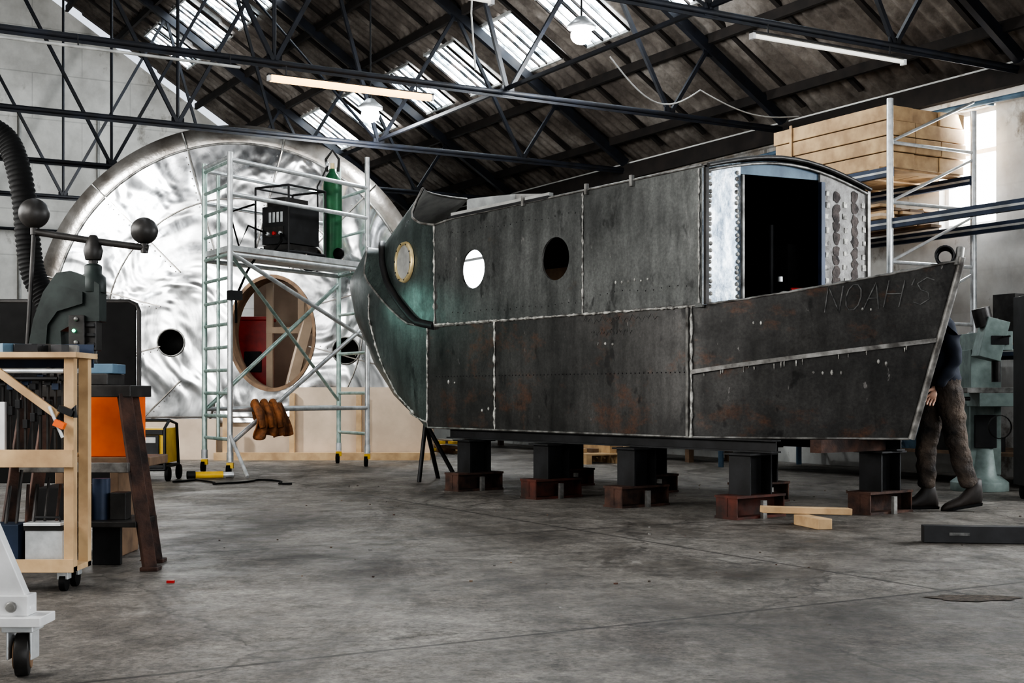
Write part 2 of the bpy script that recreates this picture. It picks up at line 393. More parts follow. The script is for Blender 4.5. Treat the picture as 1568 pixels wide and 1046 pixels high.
o.path([(2.2+.5*i/14,2.6-1.9*i/14,EZ-.2-.12*math.sin(math.pi*i/14)) for i in range(15)],.008,M_cable,6,WT)
o.path([(3.0,5.0,EZ+1.6),(3.0,5.05,EZ+.5),(3.0,5.0,EZ-.1)],.01,M_cable,6,WT)
o.finish()
o=Ob('gable_conduits')
for k in (5.7,7.2): o.tube((T1-.05,k,0.0),(T1-.05,k,6.5),.03,M_pipe,8,T=WT)
for z in (4.1,): o.tube((T1-.06,4.5,z),(T1-.06,11.8,z),.03,M_truss,8,T=WT)
o.finish()
def lamp(x,y,z,top,e):
    o=Ob('high_bay_lamp')
    o.sph((x,y,z-.07),.12,M_lamp,12,(1,1,.8))
    o.lathe((x,y,z),(0,0,1),[(.12,.01),(.16,.01),(.16,.04),(.10,.09),(.05,.14),(.001,.15)],M_alu,24)
    o.tube((x,y,z+.14),(x,y,top),.012,M_black,6)
    o.finish()
    l=bpy.data.lights.new('lamp_light','POINT'); l.energy=e; l.shadow_soft_size=.12; l.color=(.95,.98,1)
    lo=bpy.data.objects.new('lamp_light',l); lo.location=(x,y,z-.32); scene.collection.objects.link(lo)
lamp(.77,14.6,4.93,6.2,90)
lamp(-1.85,17.2,4.6,6.6,170)

# ================================================================ BOAT
W=1.96; ZB=.565
LT=[(.565,.35),(.7,1.0),(.88,1.5),(1.2,2.0),(1.72,2.5),(2.15,2.68),(2.5,2.2)]
TOPT=[(0,1.545),(10,1.6),(20,1.82),(30,2.08),(40,2.4),(50,2.5),(90,2.5)]
def hpt(a,z):
    if a<1:
        sb=tab(z,[(.565,.69),(1.84,.27)]); return sb+(1.94-sb)*a, .98*(1-a)**1.2
    if a<2: return 1.94+3.58*(a-1),0.
    ph=math.radians(min((a-2)*90,90)); return 5.52+tab(z,LT)*math.sin(ph), .98*(1-math.cos(ph))
def htop(a,far=False):
    if a<1: return 1.567+.273*(1-a)**1.4
    if a<2: return 1.567-.022*(a-1)
    h=tab((a-2)*90,TOPT)
    if far: h=min(h,1.9) if a<2.7 else h
    return h
AA=[i/14 for i in range(14)]+[1+i/6 for i in range(6)]+[2+i/30 for i in range(31)]
def hull(o,far):
    NV=18
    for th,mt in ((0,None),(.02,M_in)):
        v=[];f=[]
        for a in AA:
            tp=htop(a,far)
            for j in range(NV+1):
                z=ZB+(tp-ZB)*j/NV; s_,w=hpt(a,z)
                if a<1: s_+=th*.5
                w=w+th
                if far: w=W-w
                v.append(tuple(BT(s_,w,z)))
        for i in range(len(AA)-1):
            if mt and (AA[i]<.1 or AA[i]>2.85): continue
            for j in range(NV):
                f.append((i*(NV+1)+j,(i+1)*(NV+1)+j,(i+1)*(NV+1)+j+1,i*(NV+1)+j+1))
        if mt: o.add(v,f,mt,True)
        else:
            fa=[q for q in f if q[0]//(NV+1)<20]; fb=[q for q in f if q[0]//(NV+1)>=20]
            o.add(v,fa,M_hull,True); o.add(v,fb,M_hullg,True)
boat=Ob('steel_boat_hull')
hull(boat,False); hull(boat,True)
bp=[hpt(a,ZB) for a in AA]; n=len(bp)
v=[tuple(BT(s_,w,ZB)) for s_,w in bp]+[tuple(BT(s_,W-w,ZB)) for s_,w in bp]
boat.add(v,[(i,i+1,n+i+1,n+i) for i in range(n-1)],M_hull)
def hp(a,z,off=-.006,far=False):
    s_,w=hpt(a,z); return BT(s_,(W-w-off) if far else w+off,z)
def bead(pts,r=.011,m=M_weld,jit=.65):
    P=[]
    for p,q in zip(pts,pts[1:]):
        L=(q-p).length; k=max(1,int(L/.028))
        for i in range(k): P.append(p.lerp(q,i/k)+Vector((R(-.003,.003),0,R(-.003,.003))))
    P.append(pts[-1])
    boat.path(P,[r*(1+R(-jit,jit)) for _ in P],m,6)
for far in (False,True):
    bead([hp(a,htop(a,far),0,far) for a in AA if a<=2],.010,M_edge,.3)
    boat.path([hp(a,htop(a,far),0,far) for a in AA if a>=2],.012,M_edge if not far else M_hullg,6)
bead([BT(s_,-.006,1.56) for s_ in (1.94,2.4,3,3.6,4.2,4.8,5.4)],.010)
bead([hp(2+.0,z) for z in (ZB,.9,1.2,1.545)],.009)
for a in (1.0,1+(4.43-1.94)/3.58):
    bead([hp(a,ZB+(htop(a)-ZB)*i/6) for i in range(7)],.009)
boat.beam(hp(1.012,ZB),hp(1.012,1.56),.03,.012,M_edge)
bead([hp(2+x,z) for x,z in ((.33,1.95),(.36,1.7),(.37,1.4),(.36,1.15),(.33,.9),(.2,.7))],.011)
bead([hp(2+x/10,ZB+.05+.02*x) for x in range(0,6)],.009)
boat.path([hp(a,ZB,0) for a in AA if a<=2],.010,M_edge,6)
st=[(1-i/16) for i in range(17)]
def zst(a): return 1.06+.22*(1-a)
v=[];f=[]
for a in st:
    a=min(a,.999)
    for dz,off in ((-.016,-.002),(-.016,-.022),(.016,-.022),(.016,-.002)): 
        s_,w=hpt(a,zst(a)); v.append(tuple(BT(s_-.4*abs(off),w+off,zst(a)+dz)))
for i in range(16):
    for j in range(4): f.append((i*4+j,i*4+(j+1)%4,(i+1)*4+(j+1)%4,(i+1)*4+j))
boat.add(v,f,M_edge)
for k in range(18):
    a=R(.05,.97); z=zst(a)-R(0,.03); p=hp(a,z,-.006); boat.tube(p,p-Vector((0,0,R(.02,.05))),.007,M_weld,5,.002)
boat.path([hp(0,ZB+(1.86-ZB)*i/10,0)+Vector((.012,-.01,0)) for i in range(11)],.026,M_edge,8)
boat.path([hp(3,ZB+(2.5-ZB)*i/14,0) for i in range(15)],.02,M_hullg,8)
p=hp(.05,1.84); boat.lathe(p+Vector((.02,.05,.04)),(-.35,-1,0),[(.045,-.12),(.07,-.12),(.07,.05),(.058,.05),(.058,-.12)],M_black,20)
boat.tube(hp(.0,1.8),hp(.0,1.8)+Vector((.03,.03,.13)),.03,M_edge,10)
def rivet(p,r=.006): boat.sph(tuple(p),r,M_black,4)
for i in range(68): rivet(hp(1+(.08+i*.05)/3.58 if .08+i*.05<3.5 else 1.98,1.06,-.001))
for s0,s1,z in ((2.0,3.1,1.72),(3.3,5.2,2.42),(3.3,5.2,1.66)):
    k=int((s1-s0)/.09)
    for i in range(k): rivet(BT(s0+i*.09,-.001,z+.01*math.sin(i)),.005)
for (a,z,n_,dx) in ((1.24,1.80,6,.075),(1.30,1.30,3,.09),(1.75,.75,3,.1),(.72,1.42,2,.05),(.45,1.05,4,.06),(.30,1.5,2,.05),(.2,1.12,2,.05),(1.9,1.0,2,.1)):
    for i in range(n_):
        aa_=a-(i*dx/ (3.58 if a>1 else 1.6)); zz=z+R(-.01,.01)
        if a>1 and z>1.6: p=BT(1.94+3.58*(aa_-1),-.001,zz)
        else: p=hp(aa_,zz,-.001)
        boat.sph(tuple(p),R(.007,.012),M_weld,4,(1,1,R(1,2.0)))
LET={'N':[[(0,0),(0,1),(1,0),(1,1)]],'O':[[(.5+.5*math.cos(x*.63),.5+.5*math.sin(x*.63)) for x in range(11)]],
'A':[[(0,0),(.5,1),(1,0)],[(.2,.4),(.8,.4)]],'H':[[(0,0),(0,1)],[(1,0),(1,1)],[(0,.5),(1,.5)]],"'":[[(.3,1),(.2,.75)]],
'S':[[(1,.9),(.5,1),(0,.78),(.3,.55),(.8,.45),(1,.2),(.5,0),(0,.1)]]}
aa=.44
for ch in "NOAH'S":
    for ln in LET[ch]:
        pts=[]
        for p,q in zip(ln,ln[1:]):
            for i in range(4): pts.append((p[0]+(q[0]-p[0])*i/4,p[1]+(q[1]-p[1])*i/4))
        pts.append(ln[-1])
        boat.path([hp(aa-x*.055,1.49+(.44-aa)*.14+y*.19,-.003) for x,y in pts],.005,M_chalk,4)
    aa-=.072 if ch!="'" else .03
for (s0,z0,L_) in ((2.3,1.50,.9),(2.6,1.40,.5)):
    pts=[hp(1+(s0-1.94+L_-L_*i/60)/3.58,z0+.018*math.sin(i*1.3)+.012*math.sin(i*.5),-.002) for i in range(61)]
    boat.path(pts,.002,M_chalk,4)
side=[(1.83,1.55),(5.4,1.545),(5.4,2.53),(5.1,2.56),(1.83,2.62)]
boat.plate(side,[circ(4.77,2.056,.18),circ(3.57,2.055,.185)],lambda x,y,d:BT(x,d,y),.02,M_cabin,M_edge)
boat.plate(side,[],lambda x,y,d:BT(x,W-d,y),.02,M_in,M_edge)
boat.bx(5.34,5.36,.95,W-.03,1.5,2.58,M_in,BT)  # added dark sheet, blocks the light behind the second porthole
boat.bx(4.6,5.3,1.2,1.9,1.5,2.15,M_brown,BT)
bead([BT(3.203,-.006,z) for z in (1.56,1.9,2.2,2.58)],.009)
bead([BT(1.86,-.006,z) for z in (1.58,1.9,2.2,2.6)],.008)
bead([BT(5.4,-.006,z) for z in (1.56,1.9,2.2,2.52)],.009)
boat.path([BT(s_,-.004,tab(s_,[(1.83,2.62),(5.1,2.56),(5.4,2.53)])) for s_ in (1.83,3,4,5.1,5.4)],.010,M_edge,6)
for s_ in (3.15,4.0,2.6): boat.box((s_,-.01,2.6),(.03,.03,.09),M_edge,T=BT)
boat.beam(BT(3.65,0.02,2.62),BT(5.12,.02,2.60),.05,.03,M_panel); boat.beam(BT(3.65,0.0,2.595),BT(5.15,.0,2.572),.03,.025,M_black)
v=[];f=[];N=12
for s_,c in ((1.78,.15),(5.35,.10)):
    for i in range(N+1):
        w=W*i/N; e=2.62 if s_<2 else 2.56
        v.append(tuple(BT(s_,w,e+c*math.sin(math.pi*i/N))))
for i in range(N): f.append((i,i+1,N+2+i,N+1+i))
boat.add(v,f,M_cabin,True); boat.add([(x,y,z-.03) for x,y,z in v],f,M_in,True)
boat.path([tuple(BT(1.77,W*i/N,2.615+.15*math.sin(math.pi*i/N))) for i in range(N+1)],.018,M_cast,8)
boat.path([tuple(BT(1.79,W*i/N,2.575+.145*math.sin(math.pi*i/N))) for i in range(N+1)],.012,M_edge,8)
arch=lambda w:2.60+.14*math.sin(math.pi*w/W)
boat.plate([(.0,1.57),(.15,1.56),(.15,1.2),(.41,1.2),(.41,arch(.41)),(.2,arch(.2)),(.0,2.60)],[],lambda x,y,d:BT(1.82+d,x,y),.02,M_flange)
boat.plate([(1.34,1.2),(W-.15,1.2),(W-.15,1.56),(W,1.57),(W,2.60),(1.65,arch(1.65)),(1.34,arch(1.34)-.03)],[],lambda x,y,d:BT(1.80+d,x,y),.02,M_jamb)
hd=[(w,arch(w)) for w in (.41,.6,.8,1,1.2,1.34)]
boat.plate([(.41,arch(.41)-.09),(1.34,arch(1.34)-.08)]+hd[::-1],[],lambda x,y,d:BT(1.82+d,x,y),.02,M_blue)
boat.plate([(.15,.6),(W-.15,.6),(W-.15,1.25),(.15,1.25)],[],lambda x,y,d:BT(1.82+d,x,y),.02,M_in)
boat.beam(BT(1.79,.0,1.57),BT(1.79,.0,2.6),.03,.03,M_cast)
boat.beam(BT(1.80,.415,1.3),BT(1.80,.415,arch(.41)-.1),.02,.02,M_edge); boat.beam(BT(1.79,1.345,1.3),BT(1.79,1.345,arch(1.34)-.1),.04,.04,M_navy)
boat.beam(BT(1.79,1.95,1.57),BT(1.79,1.95,2.6),.03,.03,M_edge)
for w,m_ in ((.07,M_weld),(.37,M_weld)):
    z=1.60
    while z<2.6:
        boat.sph(tuple(BT(1.818,w+R(-.008,.008),z)),.016,m_,4,(1,1,1.1)); z+=R(.035,.06)
for w in (1.42,1.66,1.90):
    z=1.62
    while z<2.56:
        boat.box((1.797,w+R(-.012,.012),z),(.010,R(.035,.055),R(.035,.05)),M_weld,T=BT); z+=R(.09,.12)
for w in (1.54,1.78):
    for i in range(11):
        z=1.64+i*.088+R(-.02,.02)
        vv=[]
        for q in range(10):
            an=q*.628; rr=R(.7,1.2); vv.append(tuple(BT(1.7965-.0003*i,w+.048*rr*math.cos(an),z+.052*rr*math.sin(an))))
        boat.add(vv,[tuple(range(10))],M_pad)
boat.box((2.4,1.5,1.9),(.5,.3,.5),M_in,T=BT); boat.tube((2.2,1.2,1.3),(2.2,1.2,2.3),.03,M_black,8,T=BT)
boat.tube((1.95,1.15,1.74),(1.9,1.25,1.74),.02,M_red,8,T=BT); boat.tube((1.93,1.0,1.80),(1.93,1.0,1.84),.02,M_alu,8,T=BT)
LCT=[(1.5,2.0),(2.0,2.15),(2.3,2.1),(2.5,1.95),(2.75,1.4),(2.95,.85)]
CT=[(0,2.53),(10,2.58),(20,2.68),(27,2.95),(90,2.97)]
def cpt(ph,z):
    r=math.radians(ph); return 5.4+tab(z,LCT)*math.sin(r), .98*(1-math.cos(r))+.02
for th,mt in ((0,M_hullg),(.02,M_panel)):
    v=[];f=[];A=[i*3 for i in range(31)];NV=20
    for a in A:
        tp=tab(a,CT)
        for j in range(NV+1):
            z=1.45+(tp-1.45)*j/NV; s_,w=cpt(a,z); v.append(tuple(BT(s_-.3*th,w+th,z)))
    for i in range(len(A)-1):
        for j in range(NV): f.append((i*(NV+1)+j,(i+1)*(NV+1)+j,(i+1)*(NV+1)+j+1,i*(NV+1)+j+1))
    boat.add(v,f,mt,True)
boat.path([BT(*cpt(a,tab(a,CT)),tab(a,CT)) for a in A],.012,M_edge,6)
v=[];f=[]
for a in A:
    zt=tab(a,TOPT); s1,w1=hpt(2+a/90,zt); s2,w2=cpt(a,zt)
    v+= [tuple(BT(s1,w1,zt)),tuple(BT(s1*.5+s2*.5,(w1+w2)*.5+.01,zt-.03)),tuple(BT(s2,w2+.01,zt-.02))]
for i in range(len(A)-1):
    for j in (0,1): f.append((i*3+j,(i+1)*3+j,(i+1)*3+j+1,i*3+j+1))
boat.add(v,f,M_hullg,True)
boat.path([BT(cpt(a,tab(a,TOPT)-.0)[0]+.01,cpt(a,tab(a,TOPT))[1]-.02,tab(a,TOPT)+.005) for a in A if a<75],.038,M_black,8)
v=[];f=[]
pl=[(6.25,1.0,2.97),(6.40,1.4,3.05),(6.43,1.8,3.12),(6.0,1.9,3.08),(5.45,1.93,2.85)]
for s_,w,t_ in pl: v+=[tuple(BT(s_,w,2.5)),tuple(BT(s_,w,t_))]
for i in range(len(pl)-1): f.append((2*i,2*i+2,2*i+3,2*i+1))
boat.add(v,f,M_panel)
s_,w=cpt(17,2.22); pc=BT(s_,w,2.22)
a1=BT(*cpt(19,2.22),2.22)-BT(*cpt(15,2.22),2.22); up=BT(*cpt(17,2.32),2.32)-BT(*cpt(17,2.12),2.12)
nn=a1.cross(up).normalized()
if nn.y>0: nn=-nn
boat.lathe(pc,nn,[(.172,.0),(.172,.03),(.20,.03),(.21,0)],M_brass,32)
boat.lathe(pc,nn,[(.001,.012),(.172,.012)],M_panel,32)  # light grey disc stands in for brightness seen through this porthole
for i in range(10):
    q=nn.orthogonal().normalized(); q2=nn.cross(q); an=i*.628
    boat.sph(tuple(pc+nn*.032+(q*math.cos(an)+q2*math.sin(an))*.186),.008,M_black,4)
boat.finish(recalc=False)

def stand(s_,w,h=ZB-.11,red=False):
    o=Ob('steel_support_stand'); m=M_rustd if red else M_rust
    L=.26
    o.bx(s_-.11,s_+.11,w-L,w+L,0,.018,m,BT); o.bx(s_-.11,s_+.11,w-L,w+L,.15,.168,m,BT); o.bx(s_-.012,s_+.012,w-L,w+L,.018,.15,m,BT)
    for q in (-.25,.25): o.bx(s_-.1,s_+.1,w+q-.006,w+q+.006,.018,.15,m,BT)
    o.bx(s_-.10,s_+.10,w-.12,w-.105,.168,h,M_black,BT); o.bx(s_-.10,s_+.10,w+.105,w+.12,.168,h,M_black,BT); o.bx(s_-.008,s_+.008,w-.105,w+.105,.168,h,M_black,BT)
    o.bx(s_-.13,s_+.13,w-.15,w+.15,h-.001,h+.012,M_black,BT)
    o.bx(s_-.14,s_-.112,w-.02,w+.02,0,.13,M_edge,BT)
    o.finish()
for i,s_ in enumerate((1.35,2.55,3.62,4.75)): stand(s_,.0,red=i in(0,2))
for i,s_ in enumerate((1.0,2.2,3.5,4.65)): stand(s_,1.05,red=i==3)
o=Ob('boat_cradle_rails')
for w in (.05,1.1):
    s0=1.15 if w<1 else .85
    o.bx(s0,5.2,w-.05,w+.05,ZB-.095,ZB-.083,M_black,BT); o.bx(s0,5.2,w-.05,w+.05,ZB-.012,ZB-.002,M_black,BT); o.bx(s0,5.2,w-.006,w+.006,ZB-.09,ZB-.005,M_black,BT)
o.bx(.95,1.05,.3,1.05,ZB-.095,ZB-.002,M_rust,BT)
o.finish()
o=Ob('steel_prop'); 
p=BT(6.0,.3,.60); 
for dx,dy in ((-.06,-.1),(.32,.1),(.1,.5)): o.tube(p,(p.x+dx,p.y+dy,0),.022,M_black,8)
o.finish()
o=Ob('timber_offcut')
o.box((2.02,9.05,.095),(.62,.09,.045),M_wood,(0,.03,.05)); o.box((2.02,8.85,.036),(.10,.36,.07),M_wood,(0,0,.25)); o.finish(.004)
o=Ob('steel_floor_beam')
o.box((3.35,7.85,.052),(1.75,.10,.10),M_black,(0,0,-.13)); o.box((2.68,7.885,.055),(.12,.006,.02),M_chalk,(0,0,-.13)); o.finish(.005)
o=Ob('floor_debris')
for i in range(110):
    x=R(-2,4.5); y=R(5,13); s_=R(.003,.009)
    o.box((x,y,s_*.4),(s_*R(1,2.2),s_*R(1,2),s_*.8),random.choice([M_rust,M_edge,M_brown,M_dirt]),(0,0,R(0,3)))
o.finish()
o=Ob('floor_pothole')
pts=[(2.02+(.19+R(-.04,.04))*math.cos(i*.35)+.03*math.sin(i*2),5.78+(.10+R(-.02,.02))*math.sin(i*.35),.003) for i in range(18)]
o.add(pts+[(2.02,5.78,.0015)],[(i,(i+1)%18,18) for i in range(18)],M_dirt); o.finish(recalc=False)

# ================================================================ GALVANISED DISC
dc=(-3.79,18.0,1.81)
disc=Ob('galvanised_disc_shell')
def DT(x,z,d): return Vector((dc[0]+x,dc[1]+d,z))
zc=dc[2]; zcut=.5
def arcp(r,cut=zcut,n=96):
    a0=math.asin((cut-zc)/r)
    return [(r*math.cos(a),zc+r*math.sin(a)) for a in [a0+(math.pi-2*a0)*i/n for i in range(n+1)]]
rf=2.50
hub=circ(.51,1.72,.60,.80,48)
holes=[hub,circ(-.87,1.59,.18),circ(1.52,1.48,.18),circ(1.03,2.73,.17)]
disc.plate(arcp(rf),holes,DT,.04,M_galv)
A=arcp(rf); B=arcp(2.74); C=arcp(2.74); n=len(A)
v=[tuple(DT(x,z,-.0)) for x,z in A]+[tuple(DT(x,z,-.06)) for x,z in B]+[tuple(DT(x,z,.9)) for x,z in C]
f=[(i,i+1,n+i+1,n+i) for i in range(n-1)]+[(n+i,n+i+1,2*n+i+1,2*n+i) for i in range(n-1)]
disc.add(v,f,M_galvd,True)
disc.path([DT(x,z,-.010) for x,z in arcp(rf)],.016,M_edge,6)
for i in range(12):
    a=math.radians(15+30*i); c_,s_=math.cos(a),math.sin(a)
    r1=2.73 if zc+2.73*s_>zcut else (zcut-zc)/s_
    disc.beam(DT(c_*1.05,zc+s_*1.05,-.006),DT(c_*min(r1,2.49),zc+s_*min(r1,2.49),-.006),.035,.014,M_galvd)
    for q in range(14):
        rr=1.1+q*.1
        if zc+rr*s_>zcut+.05: disc.sph(tuple(DT(c_*rr-.04*s_,zc+s_*rr+.04*c_,-.003)),.009,M_galvd,4)
    if r1>2.5: disc.beam(DT(c_*2.5,zc+s_*2.5,-.02),DT(c_*2.73,zc+s_*2.73,-.07),.025,.012,M_edge)
disc.path([DT(x,z,-.004) for x,z in circ(0,zc,1.75,None,64) if z>zcut],.010,M_galvd,6)
v=[];f=[]
h0=hub; h1=circ(.51,1.72,.56,.75,48)
for d,L in ((-.03,h0),(-.03,h1),(.5,h1)): v+=[tuple(DT(x,z,d)) for x,z in L]
for r_ in (0,1):
    for i in range(48): f.append((r_*48+i,r_*48+(i+1)%48,(r_+1)*48+(i+1)%48,(r_+1)*48+i))
disc.add(v,f[:48],M_brown,True); disc.add(v,f[48:],M_brown,True)
for (cx,cz) in ((-.87,1.59),(1.52,1.48),(1.03,2.73)):
    disc.path([DT(x,z,-.008) for x,z in circ(cx,cz,.185,None,28)],.012,M_edge,6,closed=True)
    disc.lathe(DT(cx,cz,.05),(0,1,0),[(.19,0),(.19,.35),(.001,.35)],M_in,24)  # added dark cups, hide the lit wall behind the small holes
disc.finish(recalc=False)
o=Ob('plywood_plinth')
o.bx(-5.0,-1.1,18.05,18.5,0,.49,M_ply); 
o.bx(-2.98,-1.1,17.82,17.87,.0,.98,M_ply); o.bx(-4.95,-4.0,17.80,17.86,0,.55,M_ply); o.bx(-4.0,-1.1,17.65,17.8,0.0,.10,M_wood)
for x in (-3.9,-3.0,-2.1): o.bx(x,x+.07,17.74,17.81,.1,.9 if x>-3.5 else .6,M_wood)
o.finish()
o=Ob('timber_frame')
for x in (-3.5,-3.05,-2.75): o.bx(x,x+.09,18.75,18.85,0,2.6,M_ply)
o.beam((-3.25,18.7,.6),(-2.8,18.7,2.3),.08,.14,M_ply); o.bx(-3.9,-2.4,18.76,18.84,2.5,2.6,M_wood); o.bx(-3.5,-2.7,18.74,18.82,1.75,1.84,M_ply)
o.bx(-3.9,-2.3,19.9,20.0,0,2.6,M_ply)
o.finish()
o=Ob('red_machine'); o.bx(-3.95,-3.52,18.95,19.5,0,1.95,M_red); o.bx(-3.85,-3.6,18.93,18.95,1.2,1.5,M_black); o.bx(-4.0,-3.5,18.93,19.55,1.95,2.0,M_red)
o.finish(.02)

# ================================================================ SCAFFOLD TOWER
sc=Ob('scaffold_tower')
A0=Vector((-3.04,14.2,0)); A1=Vector((-3.49,14.95,0)); B0=Vector((-1.78,16.2,0)); B1=Vector((-2.23,16.95,0))
for P,Q,top in ((A0,A1,3.5),(B0,B1,3.8)):
    for p in (P,Q):
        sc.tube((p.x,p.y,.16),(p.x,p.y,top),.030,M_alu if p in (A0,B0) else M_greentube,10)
        sc.tube((p.x,p.y,.16),(p.x,p.y,.26),.037,M_alu,10)
        sc.lathe((p.x-.015,p.y,.065),(1,0,0),[(.001,-.02),(.065,-.02),(.065,.02),(.001,.02)],M_rubber,18)
        sc.box((p.x,p.y,.12),(.07,.05,.06),M_yellow)
    d=Q-P
    step=.25 if P is A0 else .5
    z=.4
    while z<top-.05:
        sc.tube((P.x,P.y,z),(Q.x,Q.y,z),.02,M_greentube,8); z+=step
    if P is A0:
        m1=P+d*.45
        sc.tube((m1.x,m1.y,.4),(m1.x,m1.y,3.3),.02,M_greentube,8)
def hor(p,q,z,m=M_alu,r=.025,z2=None): sc.tube((p.x,p.y,z),(q.x,q.y,z if z2 is None else z2),r,m,8)
for z in (.72,2.40,3.05,3.42): hor(A0,B0,z); hor(A1,B1,z)
hor(A0,A1,3.45)
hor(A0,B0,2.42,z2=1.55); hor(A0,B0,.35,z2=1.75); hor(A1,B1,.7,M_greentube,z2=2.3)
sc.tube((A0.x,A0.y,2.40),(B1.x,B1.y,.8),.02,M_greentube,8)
sc.tube((A0.x,A0.y,.45),(-2.75,13.7,.03),.02,M_alu,8)
v=[A0,B0,B1,A1]
sc.add([(p.x,p.y,2.44) for p in v]+[(p.x,p.y,2.50) for p in v],[(3,2,1,0),(4,5,6,7),(0,1,5,4),(1,2,6,5),(2,3,7,6),(3,0,4,7)],M_alu)
sc.box((A0.x+.06,A0.y-.05,1.95),(.10,.14,.10),M_black,(0,0,-1.0)); sc.tube((A0.x,A0.y,1.95),(A0.x+.05,A0.y-.05,1.95),.02,M_black,8)  # lamp body added to go with the teal spot on the stern
sc.finish()
dk=lambda a,b_,z: (A0.x+(B0.x-A0.x)*a+(A1.x-A0.x)*b_, A0.y+(B0.y-A0.y)*a+(A1.y-A0.y)*b_, z)
o=Ob('welding_machine')
x,y,_=dk(.52,.45,0); x-=.03
ca,sa=math.cos(1.0),math.sin(1.0)
def wl(lx,ly,z): return (x+lx*ca-ly*sa,y+lx*sa+ly*ca,z)
o.box((x,y,2.86),(.52,.42,.44),M_black,(0,0,1.0)); o.box(wl(0,0,2.6),(.5,.4,.06),M_cast,(0,0,1.0))
for sx in (-.32,.32):
    for sy in (-.26,.26): o.tube(wl(sx,sy,2.51),wl(sx,sy,3.3),.014,M_black,6)
for z in (2.54,3.3):
    for a,b_ in (((-.32,-.26),(.32,-.26)),((.32,-.26),(.32,.26)),((.32,.26),(-.32,.26)),((-.32,.26),(-.32,-.26))): o.tube(wl(*a,z),wl(*b_,z),.014,M_black,6)
for i in range(4): o.box(wl(-.267,-.1+.06*i,2.95),(.008,.035,.12),M_alu,(0,0,1.0))
o.box(wl(-.265,.02,2.78),(.01,.3,.12),M_cast,(0,0,1.0))
for i in range(3): o.lathe(wl(-.27,-.1+.1*i,2.76),Vector(wl(-1,0,0))-Vector(wl(0,0,0)),[(.022,0),(.022,.03),(.001,.03)],M_red if i==1 else M_alu,10)
o.box(wl(-.05,0,3.13),(.4,.28,.10),M_cast,(0,0,1.0)); o.box(wl(.05,-.05,3.33),(.3,.12,.04),M_alu,(0,0,.7))
o.path([wl(-.28,-.1,2.76),wl(-.38,-.2,2.65),wl(-.4,-.1,2.53),wl(-.5,0,2.56),wl(-.62,.1,2.3),wl(-.75,.15,2.0),wl(-.8,.1,1.7)],.016,M_rubber,6)
o.path([wl(-.28,.1,2.76),wl(-.45,.25,2.85),wl(-.55,.3,2.6),wl(-.6,.4,3.0),wl(-.4,.2,3.1)],.014,M_rubber,6)
o.finish(.008)
o=Ob('gas_cylinder')
x,y,_=dk(.80,.35,0)
o.lathe((x,y,2.51),(0,0,1),[(.001,0),(.11,0),(.115,.02),(.115,.92),(.10,1.0),(.06,1.06),(.04,1.08),(.04,1.12),(.001,1.12)],M_cyl,24)
o.tube((x,y,3.6),(x,y,3.7),.025,M_brass,10); o.lathe((x-.05,y-.03,3.68),(-1,-.4,0),[(.001,0),(.035,0),(.035,.03),(.001,.03)],M_alu,14)
o.path([(x-.07,y,3.6),(x-.08,y,3.75),(x,y,3.86),(x+.08,y,3.75),(x+.07,y,3.6)],.018,M_cast,6)
o.path([(x-.05,y-.05,3.66),(x-.17,y-.1,3.4),(x-.16,y-.1,2.9),(x-.2,y-.1,2.75)],.011,M_black,6)
o.lathe((x+.1,y-.18,2.58),(.6,1,0),[(.001,-.02),(.07,-.02),(.07,.02),(.001,.02)],M_rubber,16)
o.finish()
# folded brown leather draped over the lower scaffold rail
o=Ob('draped_leather_apron')
NU,NVv=28,12; v=[];f=[]
rail=lambda q: A0.lerp(B0,q)
for i in range(NU+1):
    u=i/NU; p=rail(.12+.20*u)
    top=.79; drop=.30+.09*math.sin(u*3.1)+.03*math.sin(u*14)
    for j in range(NVv+1):
        q=j/NVv
        bulge=.06*math.sin(q*2.6)+.035*math.sin(u*24+q*2.5)*(.3+q)
        v.append((p.x+.05+.10*q*(u-.2)+bulge*.85,p.y-.05-bulge*.8,top-drop*q-.04*math.sin(u*9)*q))
for i in range(NU):
    for j in range(NVv): f.append((i*(NVv+1)+j,(i+1)*(NVv+1)+j,(i+1)*(NVv+1)+j+1,i*(NVv+1)+j+1))
o.add(v,f,M_leather,True)
for q0 in (.15,.21,.27):
    p=rail(q0); o.path([(p.x+.02,p.y+.08,.60),(p.x,p.y+.04,.78),(p.x+.03,p.y-.06,.80),(p.x+.10,p.y-.14,.68),(p.x+.14,p.y-.16,.52)],[.03,.04,.045,.05,.035],M_leather,10)
ob_=o.finish(recalc=False)
md=ob_.modifiers.new('Solidify','SOLIDIFY'); md.thickness=.012
o=Ob('yellow_welder_trolley')
o.box((-3.73,13.7,.36),(.36,.5,.36),M_yellow); o.box((-3.73,13.435,.36),(.26,.03,.22),M_black); o.box((-3.73,13.42,.42),(.2,.01,.06),M_pipe)
o.box((-3.73,13.44,.50),(.34,.03,.05),M_black)
for sx in (-.19,.19):
    o.path([(-3.73+sx,13.42,.12),(-3.73+sx,13.42,.54),(-3.73+sx,13.6,.62),(-3.73+sx,13.9,.58),(-3.73+sx,13.98,.14)],.018,M_black,6)
    for yy in (13.48,13.92): o.lathe((-3.73+sx*1.1,yy,.075),(1,0,0),[(.001,-.02),(.045,-.02),(.075,-.02),(.075,.02),(.001,.02)],M_rubber,18)
o.tube((-3.92,13.42,.12),(-3.54,13.42,.12),.018,M_black,6); o.tube((-3.92,13.6,.62),(-3.54,13.6,.62),.018,M_black,6)
o.box((-3.73,13.7,.15),(.40,.55,.03),M_black)
o.finish(.012)
